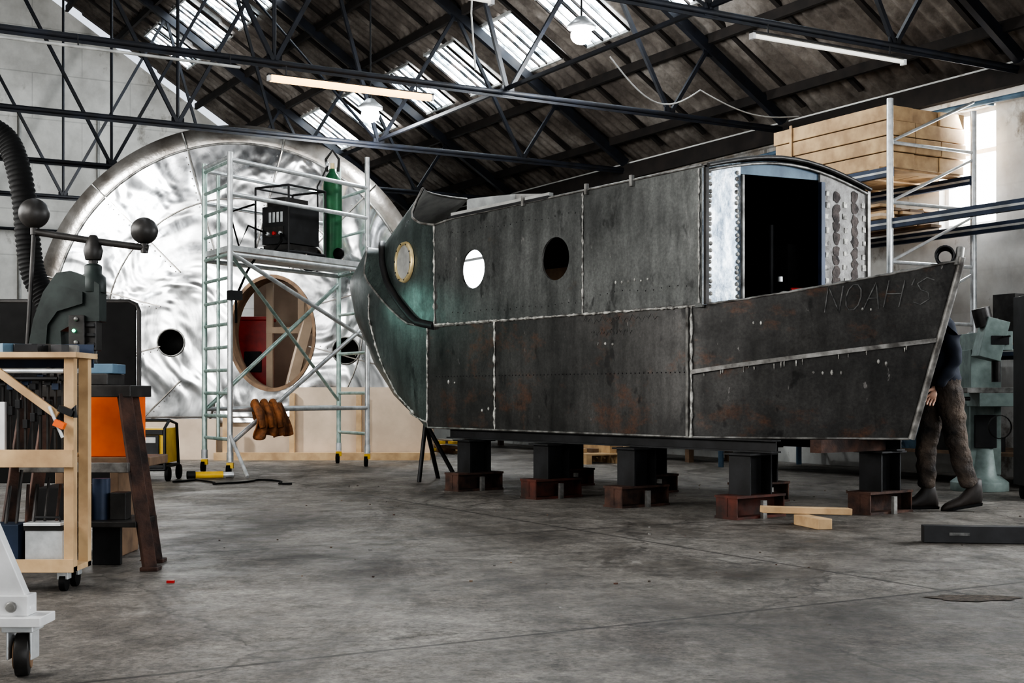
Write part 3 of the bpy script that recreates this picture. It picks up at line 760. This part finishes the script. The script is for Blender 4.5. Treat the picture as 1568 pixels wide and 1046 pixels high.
o=Ob('yellow_hand_tool'); o.tube((-3.32,13.8,.04),(-3.05,13.9,.04),.038,M_yellow,12); o.tube((-3.40,13.77,.043),(-3.32,13.8,.043),.042,M_black,12); o.tube((-3.05,13.9,.04),(-2.95,13.94,.04),.03,M_alu,12); o.finish()
o=Ob('floor_cable'); o.path([(-3.4+ i*.05+.05*math.sin(i),13.2+.30*math.sin(i*.45),.012) for i in range(26)],.010,M_rubber,6); o.finish()

# ================================================================ LEFT FOREGROUND
o=Ob('timber_tool_cart')
x0,x1,y0,y1=-2.95,-1.98,5.95,6.20
for x in (x0,x1-.045):
    for y in (y0,y1-.05): o.bx(x,x+.045,y,y+.05,.09,1.06,M_wood)
o.bx(x0,x1,y0,y1,.09,.115,M_wood); o.bx(x0,x1,y0-.01,y0+.0,.09,.15,M_wood)
o.bx(x0,x1-.05,y0+.0,y1,.60,.62,M_wood); o.bx(x0,x1+.0,y0-.02,y0,.565,.645,M_wood)
o.bx(x0-.03,x1+.02,y0-.03,y1+.03,1.06,1.085,M_wood); o.bx(x0-.03,x1,y1+.03,y1+.04,1.02,1.13,M_navy)
o.beam((-2.35,y0-.01,1.02),(-2.05,y0-.01,.80),.02,.035,M_wood)
for x in (x0+.05,x1-.06):
    for y in (y0+.05,y1-.05):
        o.lathe((x,y,.04),(1,0,0),[(.001,-.014),(.04,-.014),(.04,.014),(.001,.014)],M_rubber,16); o.box((x,y,.075),(.05,.05,.04),M_alu)
for i in range(10):
    x=-2.36+i*.034; o.bx(x,x+.010,y0+.05,y0+.07,.64,R(.9,1.02),M_cast); o.box((x+.01,y0+.06,.97-.02*(i%3)),(.03,.05,.03),M_black if i%2 else M_navy); o.box((x+.01,y0+.055,.76+.03*(i%4)),(.022,.04,.04),M_black)
for i in range(7):
    x=-2.38+i*.045; o.tube((x,y0+.05+.02*(i%4),.12),(x+R(-.02,.02),y0+.18,R(.45,.58)),R(.006,.012),M_cast if i%3 else M_rust,6)
o.tube((-2.4,y0+.02,1.0),(-2.03,y0+.02,1.0),.012,M_alu,8); o.tube((-2.4,y0+.02,.965),(-2.06,y0+.02,.965),.01,M_black,8)
o.bx(-2.34,-2.30,y0+.02,y0+.045,.64,.86,M_white)
o.tube((-2.08,y0-.03,.84),(-2.02,y0-.03,.70),.008,M_alu,8); o.box((-2.0,y0-.04,.82),(.07,.03,.03),M_black,(0,.4,0)); o.box((-2.03,y0-.04,.76),(.05,.03,.03),M_orange,(0,.4,0)); o.path([(-1.99,y0-.04,.81),(-1.96,y0-.04,.84),(-1.96,y0-.04,.79)],.010,M_black,6)
for i in range(8): o.box((-2.35+R(0,.3),y0+R(.05,.2),1.105),(R(.05,.12),R(.04,.1),R(.03,.045)),random.choice([M_cast,M_black,M_blue,M_edge]),(0,0,R(0,1.5)))
o.box((-2.13,y0+.11,.20),(.17,.14,.15),M_alu); o.box((-2.13,y0+.11,.285),(.18,.15,.02),M_cast); o.path([(-2.2,y0+.1,.29),(-2.19,y0+.1,.33),(-2.08,y0+.1,.33),(-2.07,y0+.1,.29)],.006,M_black,6)
o.bx(-2.42,-2.25,y0+.05,y0+.2,.115,.30,M_navy); o.bx(-2.22,-2.05,y0+.03,y0+.16,.296,.31,M_alu)
o.finish(.003)
o=Ob('steel_trestle')
o.bx(-2.5,-1.93,6.66,7.05,.88,.94,M_cast); o.bx(-2.48,-1.93,6.62,6.66,.50,.55,M_edge); o.bx(-2.48,-1.90,6.66,7.05,.22,.25,M_cast)
for sx,xx,yy in ((1,-1.97,6.69),(-1,-2.46,6.69),(1,-2.03,7.02),(-1,-2.46,7.02)):
    o.beam((xx,yy,.9),(xx+sx*.13,yy,0.012),.05,.065,M_rust); o.box((xx+sx*.135,yy,.01),(.09,.09,.02),M_rust)
o.bx(-2.42,-2.22,6.7,7.0,.25,.42,M_black); o.tube((-2.12,6.8,.25),(-2.12,6.8,.46),.045,M_navy,14); o.box((-2.02,6.8,.32),(.08,.1,.14),M_cast)
o.bx(-2.2,-2.05,6.9,6.93,.0,.20,M_black)
o.finish(.004)
o=Ob('orange_crate'); o.bx(-2.36,-2.10,7.22,7.55,.55,.885,M_orange)
o.bx(-2.5,-1.98,7.20,7.58,.50,.55,M_brown); o.bx(-2.5,-2.45,7.2,7.58,0,.5,M_brown); o.bx(-2.2,-2.15,7.2,7.58,0,.5,M_brown)
o.finish(.006)
o=Ob('fly_press')
bx_,by_=-2.175,6.84
o.bx(bx_-.22,bx_+.12,by_-.15,by_+.15,.941,1.0,M_cast); o.bx(bx_-.04,bx_+.14,by_-.12,by_+.1,1.0,1.05,M_blue)
prof=[(-.30,1.0),(-.08,1.0),(-.14,1.08),(-.15,1.22),(-.06,1.27),(.05,1.27),(.05,1.46),(-.02,1.50),(-.10,1.53),(-.17,1.52),(-.24,1.42),(-.29,1.28),(-.32,1.12)]
o.plate(prof,[circ(-.215,1.28,.025,None,16)],lambda x,z,d:Vector((bx_+x,by_-.06+d,z)),.12,M_green)
o.plate([(-.32,1.0),(-.18,1.0),(-.22,1.12),(-.21,1.25),(-.16,1.32),(-.03,1.36),(-.03,1.42),(-.14,1.45),(-.22,1.38),(-.27,1.26)],[],lambda x,z,d:Vector((bx_+x,by_-.08+d,z)),.16,M_green)
o.lathe((bx_+.0,by_,1.42),(0,0,1),[(.001,0),(.065,0),(.065,.08),(.045,.10),(.045,.14),(.03,.15)],M_green,20)
o.path([(bx_,by_,1.05+.01*i) for i in range(60)],[.022+.004*(i%2) for i in range(60)],M_cast,10)
o.bx(bx_-.03,bx_+.03,by_-.05,by_+.05,1.12,1.34,M_cast); o.bx(bx_-.10,bx_-.02,by_-.085,by_-.06,1.14,1.30,M_cast)
for zz in (1.15,1.2,1.25): o.box((bx_+.0,by_-.055,zz),(.05,.02,.02),M_black)
for zz in (1.16,1.28): o.sph((bx_-.06,by_-.09,zz),.012,M_edge,5)
o.lathe((bx_,by_,1.64),(0,0,1),[(.001,-.05),(.04,-.05),(.05,0),(.035,.05),(.018,.08),(.001,.08)],M_cast,18)
o.tube((bx_+.0,by_,1.69),(bx_-.30,by_-.02,1.735),.018,M_cast,10); o.tube((bx_,by_,1.69),(bx_+.28,by_+.02,1.655),.018,M_cast,10)
o.tube((bx_-.30,by_-.02,1.72),(bx_-.30,by_-.02,1.80),.02,M_cast,8); o.tube((bx_+.26,by_+.02,1.63),(bx_+.26,by_+.02,1.72),.02,M_cast,8)
o.sph((bx_-.30,by_-.02,1.83),.078,M_cast,16); o.sph((bx_+.26,by_+.02,1.745),.07,M_cast,16)
o.tube((bx_-.30,by_-.02,1.74),(bx_-.33,by_-.03,1.15),.012,M_cast,8)
o.sph((bx_-.07,by_-.095,1.22),.009,em('indicator_green',(.1,1,.5),4),6)
o.finish(.004)
o=Ob('welding_screen')
xa,xb=-3.3,-2.28; yy=8.05
o.bx(xa,xb-.02,yy-.01,yy+.01,.35,1.45,M_rubber)
o.path([(xa,yy,1.46),(xb-.06,yy,1.46),(xb-.015,yy,1.44),(xb,yy,1.40),(xb,yy,.02)],.014,M_cast,8); o.tube((xa,yy,1.46),(xa,yy,.02),.016,M_cast,8)
for x in (xa,xb): o.tube((x,yy-.25,.018),(x,yy+.25,.018),.018,M_cast,8)
o.finish()
o=Ob('extraction_hose')
ctrl=[(-3.05,7.35,2.38),(-2.93,7.35,2.38),(-2.82,7.35,2.31),(-2.76,7.35,2.17),(-2.72,7.35,1.96),(-2.70,7.35,1.74),(-2.67,7.35,1.56),(-2.60,7.35,1.42),(-2.56,7.35,1.28)]
P=[]
for i in range(len(ctrl)-1):
    a=Vector(ctrl[max(i-1,0)]);b_=Vector(ctrl[i]);c=Vector(ctrl[i+1]);d=Vector(ctrl[min(i+2,len(ctrl)-1)])
    for k in range(22):
        u=k/22; P.append(.5*((2*b_)+(c-a)*u+(2*a-5*b_+4*c-d)*u*u+(3*b_-a-3*c+d)*u**3))
o.path([tuple(p) for p in P],[.068 if i%3<2 else .060 for i in range(len(P))],M_rubber,16)
o.tube((-3.05,7.35,2.38),(-3.7,7.35,2.5),.064,M_rubber,14); o.tube((-3.7,7.35,2.45),(-3.7,7.35,EZ+1.2),.064,M_rubber,14)
o.finish()
o=Ob('white_gantry_trolley')
xw,yw=-1.53,4.2
o.beam((xw-.03,yw,.2),(xw-.42,yw,1.12),.045,.075,M_white); o.beam((xw-.17,yw+.02,.2),(xw-.34,yw+.02,.6),.03,.04,M_white)
o.bx(xw-.55,xw+.05,yw-.07,yw+.07,.165,.195,M_white); o.bx(xw-.55,xw+.0,yw-.04,yw+.04,.195,.26,M_white)
o.lathe((xw-.05,yw-.045,.225),(0,-1,0),[(.001,.01),(.016,.01),(.018,0)],M_edge,12)
for x in (xw-.03,xw-.48):
    o.lathe((x,yw,.068),(1,.25,0),[(.001,-.024),(.045,-.024),(.068,-.020),(.068,.020),(.045,.024),(.001,.024)],M_cast,24)
    o.lathe((x,yw,.068),(1,.25,0),[(.001,-.030),(.045,-.028),(.045,.028),(.001,.030)],M_brown,16)
    for sx in (-.037,.037): o.bx(x+sx-.004,x+sx+.004,yw-.035,yw+.035,.055,.15,M_alu)
    o.bx(x-.05,x+.05,yw-.05,yw+.05,.145,.165,M_alu)
o.beam((xw-.42,yw,1.1),(xw-.42,yw+.4,1.1),.06,.06,M_white)
o.finish(.003)
o=Ob('red_floor_scrap'); o.box((-1.62,6.25,.006),(.035,.02,.012),M_red); o.finish()

# ================================================================ RIGHT SIDE
o=Ob('pallet_racking')
def ladder(t,k0,k1,top,m):
    for k in (k0,k1): o.tube((t,k,0),(t,k,top),.035,m,10,T=WT)
    z=.4
    while z<top-.3:
        o.tube((t,k0,z),(t,k1,z),.02,m,8,T=WT); o.tube((t,k0,z),(t,k1,z+.55),.016,m,8,T=WT); z+=.62
ladder(.45,1.5,.25,3.95,M_alu); ladder(3.2,1.5,.25,3.3,M_blue); ladder(-2.4,1.5,.25,3.3,M_blue)
for z,t0,t1 in ((3.2,.45,3.2),(2.66,-2.4,3.2),(1.3,-2.4,3.2)):
    for k in (.28,1.47):
        o.bx(t0,t1,k-.03,k+.03,z-.05,z+.05,M_navy,WT); o.bx(t0,t1,k+.03,k+.034,z-.012,z+.012,M_pipe,WT)
for i in range(5): o.bx(.6+i*.6,.75+i*.6,.25,1.5,3.25,3.27,M_wood,WT)
o.bx(-2.35,3.15,.3,1.45,1.35,1.37,M_brown,WT); o.bx(-2.35,3.15,.3,1.45,.3,.33,M_brown,WT)
for i in range(34):
    t=R(-2.3,2.9); k=R(.9,1.25); z=1.37 if i%2 else .33; h=R(.08,.5)
    o.bx(t,t+R(.1,.4),k,k+R(.1,.2),z,z+h,random.choice([M_brown,M_cast,M_blue,M_black,M_pgreen,M_rustd,M_brown,M_edge,M_black]),WT)
for i in range(8): o.tube((-2.3,.5+.1*i,1.42),(-.4,.5+.1*i,1.42+.02*(i%3)),.03,M_rust if i%2 else M_edge,8,T=WT)
o.finish()
o=Ob('timber_plank_stack')
for r_ in range(4):
    z=3.272+.165*r_
    for c in range(3):
        k=.28+c*.385; j=R(-.03,.03)
        o.bx(.55+j,2.32+j,k,k+.375,z,z+.155,M_wood,WT)
for t in (2.0,): o.bx(t,t+.04,1.435,1.45,3.28,3.95,M_wood,WT)
o.finish(.006)
o=Ob('timber_offcuts_pile')
for i in range(18):
    z=2.712+.035*(i//3); t=.65+R(0,.3); k=.4+.35*(i%3)+R(-.05,.05)
    o.bx(t,t+R(1,2),k,k+R(.15,.3),z,z+.03,random.choice([M_wood,M_brown,M_ply]),WT)
o.finish()
def bench(t0,t1,nm):
    o=Ob(nm)
    o.bx(t0,t1,.4,1.2,.82,.88,M_brown,WT)
    for t in (t0+.05,t1-.1):
        for k in (.45,1.1): o.bx(t,t+.08,k,k+.08,0,.82,M_brown,WT)
    o.bx(t0,t1,.45,1.15,.25,.28,M_brown,WT)
    for i in range(int((t1-t0)*6)):
        t=R(t0,t1-.3); k=R(.45,.9); z=.28 if i%2 else .88
        h=R(.05,.3); m=random.choice([M_black,M_cast,M_wood,M_blue,M_pgreen,M_brown,M_yellow,M_edge])
        o.bx(t,t+R(.1,.35),k,k+R(.1,.25),z,z+h,m,WT)
    return o.finish()
bench(4.2,6.6,'workbench'); bench(7.2,10.5,'workbench')
o=Ob('wooden_pallet')
for i in range(7): o.bx(4.5+i*.17,4.62+i*.17,1.6,2.6,.11,.13,M_wood,WT)
for k in (1.6,2.05,2.52): o.bx(4.5,5.65,k,k+.08,.0,.11,M_wood,WT)
for i in range(6): o.bx(4.6+R(0,.3),5.3+R(0,.2),1.65+.14*i,1.75+.14*i,.13,.13+R(.03,.12),random.choice([M_wood,M_brown]),WT)
o.finish()
o=Ob('timber_pile')
for i in range(18):
    t=7.5+R(0,1.2); k=2+R(0,1.2); o.bx(t,t+R(.4,1.6),k,k+.1,.04*(i//4),.04*(i//4)+.04,random.choice([M_wood,M_ply,M_yellow,M_brown]),WT)
o.finish()
o=Ob('milling_machine')
mx,my=4.33,12.2
o.lathe((mx,my,0),(0,0,1),[(.001,0),(.26,0),(.26,.08),(.18,.14),(.15,.5),(.17,.8)],M_pgreen,20)
o.bx(mx-.13,mx+.15,my-.14,my+.18,.15,1.30,M_pgreen); o.bx(mx-.16,mx+.26,my-.45,my-.12,.78,.90,M_pgreen); o.bx(mx-.26,mx+.3,my-.42,my-.18,.90,.95,M_edge)
o.bx(mx-.12,mx+.12,my-.50,my+.2,1.28,1.45,M_pgreen)
o.box((mx-.05,my-.42,1.38),(.20,.2,.36),M_pgreen,(0,.25,0)); o.tube((mx,my-.42,1.2),(mx,my-.42,1.0),.04,M_cast,14); o.tube((mx-.10,my-.42,1.5),(mx-.14,my-.42,1.66),.08,M_cast,16)
o.lathe((mx-.3,my-.32,.85),(-1,0,0),[(.08,0),(.095,.015),(.08,.03)],M_cast,20); o.tube((mx-.2,my-.32,.85),(mx-.34,my-.32,.85),.018,M_cast,8)
for i in range(3):
    a=i*2.09; o.tube((mx+.02,my-.42,1.4),(mx+.04,my-.42-.2*math.cos(a)-.02,1.4+.2*math.sin(a)),.009,M_cast,6)
o.lathe((mx+.0,my-.5,.6),(0,-1,0),[(.10,0),(.11,.015),(.10,.03)],M_cast,20)
o.box((mx,my-.16,.55),(.2,.02,.3),M_black); o.box((mx,my-.515,1.37),(.16,.02,.08),M_black)
o.finish(.012)
o=Ob('black_tool_cabinet')
cx0=4.30
o.bx(cx0,cx0+.6,10.9,11.3,.12,1.72,M_black)
for z in (.2,.5,.8,1.1,1.4): o.bx(cx0+.02,cx0+.58,10.885,10.9,z,z+.26,M_black); o.tube((cx0+.15,10.87,z+.17),(cx0+.45,10.87,z+.17),.008,M_cast,6)
for x in (cx0+.06,cx0+.54):
    for y in (10.98,11.22): o.lathe((x,y,.06),(1,0,0),[(.001,-.02),(.06,-.02),(.06,.02),(.001,.02)],M_rubber,14)
o.finish(.01)

# ================================================================ PERSON (walking to the left, behind the bow)
man=bpy.data.objects.new('walking_man',None); man.location=(3.32,10.15,0); scene.collection.objects.link(man)
J={'pel':(0,0,.97,.14,.16),'sp1':(0,0,1.10,.12,.145),'sp2':(-.02,0,1.28,.125,.165),'sp3':(-.03,0,1.42,.10,.15),'nk':(-.04,0,1.50,.055,.055),'nk2':(-.05,0,1.57,.052,.052),
'hl':(0,.09,.90,.11,.11),'tl':(-.05,.09,.70,.10,.10),'kl':(-.10,.09,.50,.083,.083),'cl':(-.10,.09,.32,.080,.080),'al':(-.09,.09,.15,.070,.070),
'hr':(.02,-.09,.90,.11,.11),'tr':(.05,-.09,.70,.10,.10),'kr':(.08,-.09,.50,.083,.083),'cr':(.13,-.09,.34,.080,.080),'ar':(.18,-.09,.17,.070,.070),
'sl':(-.03,.18,1.42,.07,.07),'el':(.08,.22,1.16,.055,.055),'wl':(.02,.22,.93,.038,.038),
'sr':(-.03,-.18,1.42,.07,.07),'er':(.03,-.22,1.15,.055,.055),'wr':(-.10,-.2,.95,.038,.038)}
E=[('pel','sp1'),('sp1','sp2'),('sp2','sp3'),('sp3','nk'),('nk','nk2'),('pel','hl'),('hl','tl'),('tl','kl'),('kl','cl'),('cl','al'),
('pel','hr'),('hr','tr'),('tr','kr'),('kr','cr'),('cr','ar'),('sp3','sl'),('sl','el'),('el','wl'),('sp3','sr'),('sr','er'),('er','wr')]
def skin(name,J,E,root,mats,pick,sub=2):
    ks=list(J); me=bpy.data.meshes.new(name); me.from_pydata([J[k][:3] for k in ks],[(ks.index(a),ks.index(b_)) for a,b_ in E],[])
    ob=bpy.data.objects.new(name,me); scene.collection.objects.link(ob)
    ob.modifiers.new('Skin','SKIN').use_smooth_shade=True
    for i,k in enumerate(ks):
        me.skin_vertices[0].data[i].radius=(J[k][3],J[k][4]); me.skin_vertices[0].data[i].use_root=(k==root)
    sm=ob.modifiers.new('Sub','SUBSURF'); sm.levels=sub; sm.render_levels=sub
    dg=bpy.context.evaluated_depsgraph_get(); m2=bpy.data.meshes.new_from_object(ob.evaluated_get(dg))
    ob.modifiers.clear(); ob.data=m2; m2.materials.clear()
    for m in mats: m2.materials.append(m)
    for p in m2.polygons: p.material_index=pick(p.center); p.use_smooth=True
    ob.parent=man; return ob
def pick(c):
    if c.z>1.515: return 2
    if c.z<1.0 and abs(c.y)<.19: return 0
    return 1
bd=skin('body',J,E,'pel',[M_trouser,M_jacket,M_skin],pick,3)
for v_ in bd.data.vertices:
    c=v_.co
    if c.z<1.45:
        v_.co+=v_.normal*(.014*noise.noise(Vector((c.x*9,c.y*9,c.z*16)))+.004*math.sin(c.z*55+c.x*25)*(1 if c.z<.40 else .2))
bt=Ob('boots')
for ax,yy,pit in ((-.09,.09,0),(.18,-.09,.16)):
    def FT(x,y,z,ax=ax,yy=yy,pit=pit):
        xx=x*math.cos(pit)+z*math.sin(pit); zz=z*math.cos(pit)+ (x+.19)*math.sin(pit)
        return Vector((ax+xx,yy+y,max(zz,0)))
    secs=[(.075,.035,.10),(.05,.042,.20),(.0,.045,.22),(-.05,.044,.15),(-.10,.048,.095),(-.16,.050,.075),(-.20,.040,.06),(-.225,.018,.04)]
    v=[];f=[];n=12
    for x,hw,h in secs:
        for j in range(n):
            a=2*math.pi*j/n; v.append((x,hw*math.cos(a),max(.0,h*.5+h*.55*math.sin(a)))) 
    for i in range(len(secs)-1):
        for j in range(n): f.append((i*n+j,i*n+(j+1)%n,(i+1)*n+(j+1)%n,(i+1)*n+j))
    f.append(tuple(range(n))); f.append(tuple(range((len(secs)-1)*n,len(secs)*n)))
    bt.add(v,f,M_boot,True,FT)
    bt.add([(x,y,z) for x,y in ((.08,-.04),(.08,.04),(-.15,.052),(-.22,.02),(-.22,-.02),(-.15,-.052)) for z in (0,.022)],[(0,2,4,6,8,10),(1,3,5,7,9,11)]+[(2*i,(2*i+2)%12,(2*i+3)%12,2*i+1) for i in range(6)],M_rubber,False,FT)
b_=bt.finish(); b_.parent=man
def hand(nm,w,d):
    w=Vector(w); d=Vector(d).normalized(); side=Vector((1,0,0)) if abs(d.x)<.7 else Vector((0,0,-1)); side=(side-d*side.dot(d)).normalized(); inn=d.cross(side)
    J={'w':(*w,.026,.024)}; pp=w+d*.05; J['p']=(*pp,.035,.02); E=[('w','p')]
    for i,(o_,L) in enumerate(((-.033,.062),(-.011,.075),(.011,.07),(.033,.055))):
        a=w+d*.085+side*o_; b_=a+d*L*.5+inn*.008; c=b_+d*L*.35+inn*.022
        J['a%d'%i]=(*a,.010,.010); J['b%d'%i]=(*b_,.009,.009); J['c%d'%i]=(*c,.008,.008); E+=[('p','a%d'%i),('a%d'%i,'b%d'%i),('b%d'%i,'c%d'%i)]
    t1=w+d*.04-side*.045+inn*.01; t2=w+d*.075-side*.06+inn*.025; J['t1']=(*t1,.011,.011); J['t2']=(*t2,.009,.009); E+=[('w','t1'),('t1','t2')]
    skin(nm,J,E,'w',[M_skin],lambda c:0,2)
hand('hand_left',(.02,.22,.91),(-.15,0,-1)); hand('hand_right',(-.11,-.2,.935),(-.5,.05,-.85))
hd_=Ob('head'); hc=(-.07,0,1.655)
hd_.sph(hc,.098,M_skin,16,(1.0,.8,1.2)); hd_.sph((hc[0]-.035,0,hc[2]-.06),.06,M_skin,12,(1,.85,.8))
hd_.sph((hc[0]-.103,0,hc[2]-.012),.018,M_skin,8,(1,.8,1.4))
for sy in (-1,1):
    hd_.sph((hc[0]+.005,sy*.08,hc[2]-.01),.026,M_skin,8,(.8,.4,1.2)); hd_.sph((hc[0]-.086,sy*.03,hc[2]+.012),.011,M_white,8); hd_.sph((hc[0]-.095,sy*.03,hc[2]+.012),.005,M_black,6)
hd_.sph((hc[0]-.088,0,hc[2]-.058),.018,M_skin,8,(.6,1.3,.4))
hd_.sph((hc[0]+.018,0,hc[2]+.028),.103,M_hair,16,(1.0,.83,1.1))
ho=hd_.finish(recalc=False); ho.parent=man

# ================================================================ LIGHTS
def area(name,loc,target,sx,sy,e,col=(1,1,1)):
    l=bpy.data.lights.new(name,'AREA'); l.shape='RECTANGLE'; l.size=sx; l.size_y=sy; l.energy=e; l.color=col
    ob=bpy.data.objects.new(name,l); ob.location=loc; d=Vector(target)-Vector(loc); ob.rotation_euler=d.to_track_quat('-Z','Y').to_euler(); scene.collection.objects.link(ob)
area('daylight_door',WT(T0+.4,8,2.2),WT(5,6,1.0),8.5,4,520,(.98,.99,1))
area('left_fill_light',WT(-1,K1-.3,3.0),WT(-1,4,1.2),9,2.0,600,(1,.985,.96))  # added fill light from the left; that wall has no windows
area('daylight_window_a',WT(-4.75,.1,2.6),WT(-4.75,5,0),2.4,1.9,320,(.97,.985,1))
area('daylight_window_b',WT(.7,.12,3.4),WT(.7,5,1),.5,1.2,50,(.95,.98,1))
def spot(loc,tgt,e,deg,col=(.97,.99,1),rad=.15):
    l=bpy.data.lights.new('added_spot','SPOT'); l.energy=e; l.spot_size=math.radians(deg); l.spot_blend=.7; l.shadow_soft_size=rad; l.color=col
    lo=bpy.data.objects.new('added_spot',l); lo.location=loc; lo.rotation_euler=(Vector(tgt)-Vector(loc)).to_track_quat('-Z','Y').to_euler(); scene.collection.objects.link(lo)
spot((-6.4,15.2,3.9),(-4.6,18.4,2.2),850,85)  # added to brighten the disc, no fixture here
spot((-5.0,20.5,4.6),(-6.5,26,5.0),520,110)  # added to brighten the far gable, no fixture here
spot((-2.92,14.05,1.95),(-1.2,13.2,1.35),20,42,(.5,1,.88),.05)  # added teal light for the stern
w=bpy.data.worlds.new('world'); scene.world=w; w.use_nodes=True
w.node_tree.nodes['Background'].inputs[0].default_value=(.80,.88,1,1); w.node_tree.nodes['Background'].inputs[1].default_value=1.2
try: scene.view_settings.look='AgX - High Contrast'
except Exception: pass
cd=bpy.data.cameras.new('camera'); cd.lens=46.3; cd.sensor_width=36; cd.shift_y=.0504; cd.clip_end=200
co=bpy.data.objects.new('camera',cd); co.location=(0,0,.9); co.rotation_euler=(math.pi/2,0,0); scene.collection.objects.link(co); scene.camera=co
